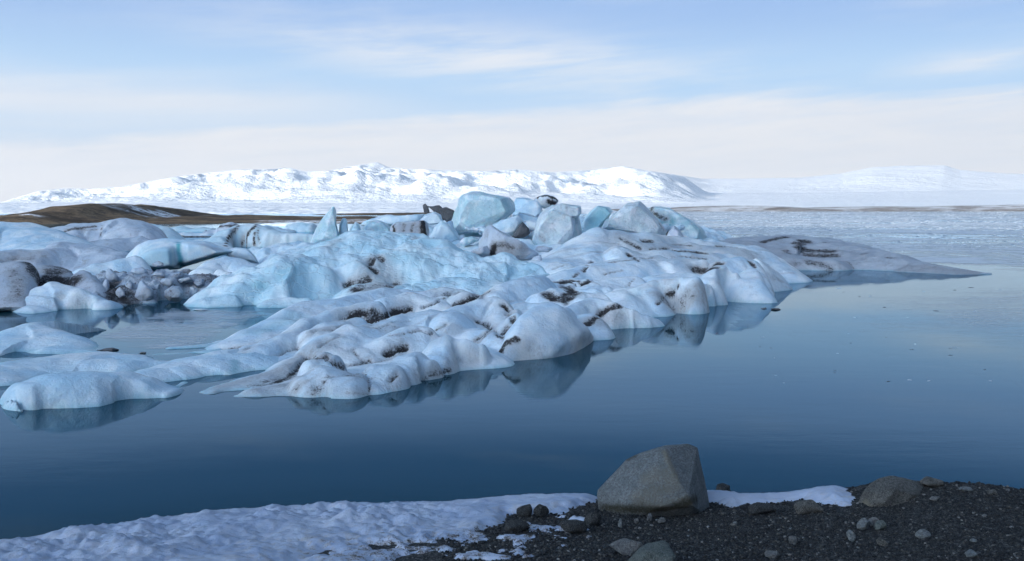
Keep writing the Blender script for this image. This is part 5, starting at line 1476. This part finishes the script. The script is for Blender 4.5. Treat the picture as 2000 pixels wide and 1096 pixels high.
skin('pale frazil ice sheet spread over the far water at the right', [(1180, 411), (2500, 411), (2600, 430), (2500, 500), (2200, 610), (1990, 596), (1900, 570), (1830, 548), (1740, 526), (1500, 515), (1400, 490), (1330, 460), (1250, 440)], 1.0, 0.008, 9.0, M_frazil, 4.0, 14.0)
skin('broken film of frazil ice fading out over the open water at the right', [(1500, 575), (1700, 556), (1950, 545), (2400, 548), (2500, 760), (2050, 760), (1850, 720), (1650, 680), (1480, 640)], 0.35, 0.007, 12.0, M_frazil2, 2.0, 8.0)

r3 = np.random.default_rng(91)
bit_mesh = []
for (V_, f_, _m), mt_ in zip(protos[:4], [M_dark, M_left, M_grey, M_dark]):
    me = bpy.data.meshes.new('floating_ice'); me.from_pydata(V_.tolist(), [], f_.tolist()); me.materials.append(mt_)
    bit_mesh.append(me)
for i in range(46):
    px_, py_ = r3.uniform(1480, 2010), 560 + 190 * r3.random() ** 1.3
    if px_ < 1620 and py_ < 620: continue
    p_ = onz(px_, py_, 0.0)
    o = bpy.data.objects.new('floating_ice', bit_mesh[r3.integers(len(bit_mesh))]); col.objects.link(o)
    k_ = p_[1] / F * r3.uniform(1.0, 3.4)
    o.scale = (k_ * r3.uniform(1, 2.2), k_, k_ * 0.35); o.rotation_euler = (0, 0, r3.uniform(-0.6, 0.6)); o.location = (p_[0], p_[1], 0.0)
    tag(o, 'tiny fleck of ice adrift on the open water at the right', 'floating ice', 'flecks of ice adrift at the right')

# ================================================================== AIR
if HAZE:
    m, t, out = new_mat('haze_air')
    pv = t.node('ShaderNodeVolumePrincipled')
    pv.inputs['Color'].default_value = (0.86, 0.91, 1.0, 1); pv.inputs['Density'].default_value = HAZE; pv.inputs['Anisotropy'].default_value = 0.2
    t.l.new(pv.outputs[0], out.inputs['Volume'])
    x0, x1, y0, y1, z0, z1 = -11500, 12500, -600, 12200, -3.0, 520.0
    V = np.array([(x, y, z) for z in (z0, z1) for y in (y0, y1) for x in (x0, x1)], float)
    f = np.array([(0, 2, 3, 1), (4, 5, 7, 6), (0, 1, 5, 4), (2, 6, 7, 3), (0, 4, 6, 2), (1, 3, 7, 5)])
    o = mesh_obj('haze', V, f, m, False)
    tag(o, 'pale haze in the air over the lagoon and mountains', 'haze', kind='stuff')
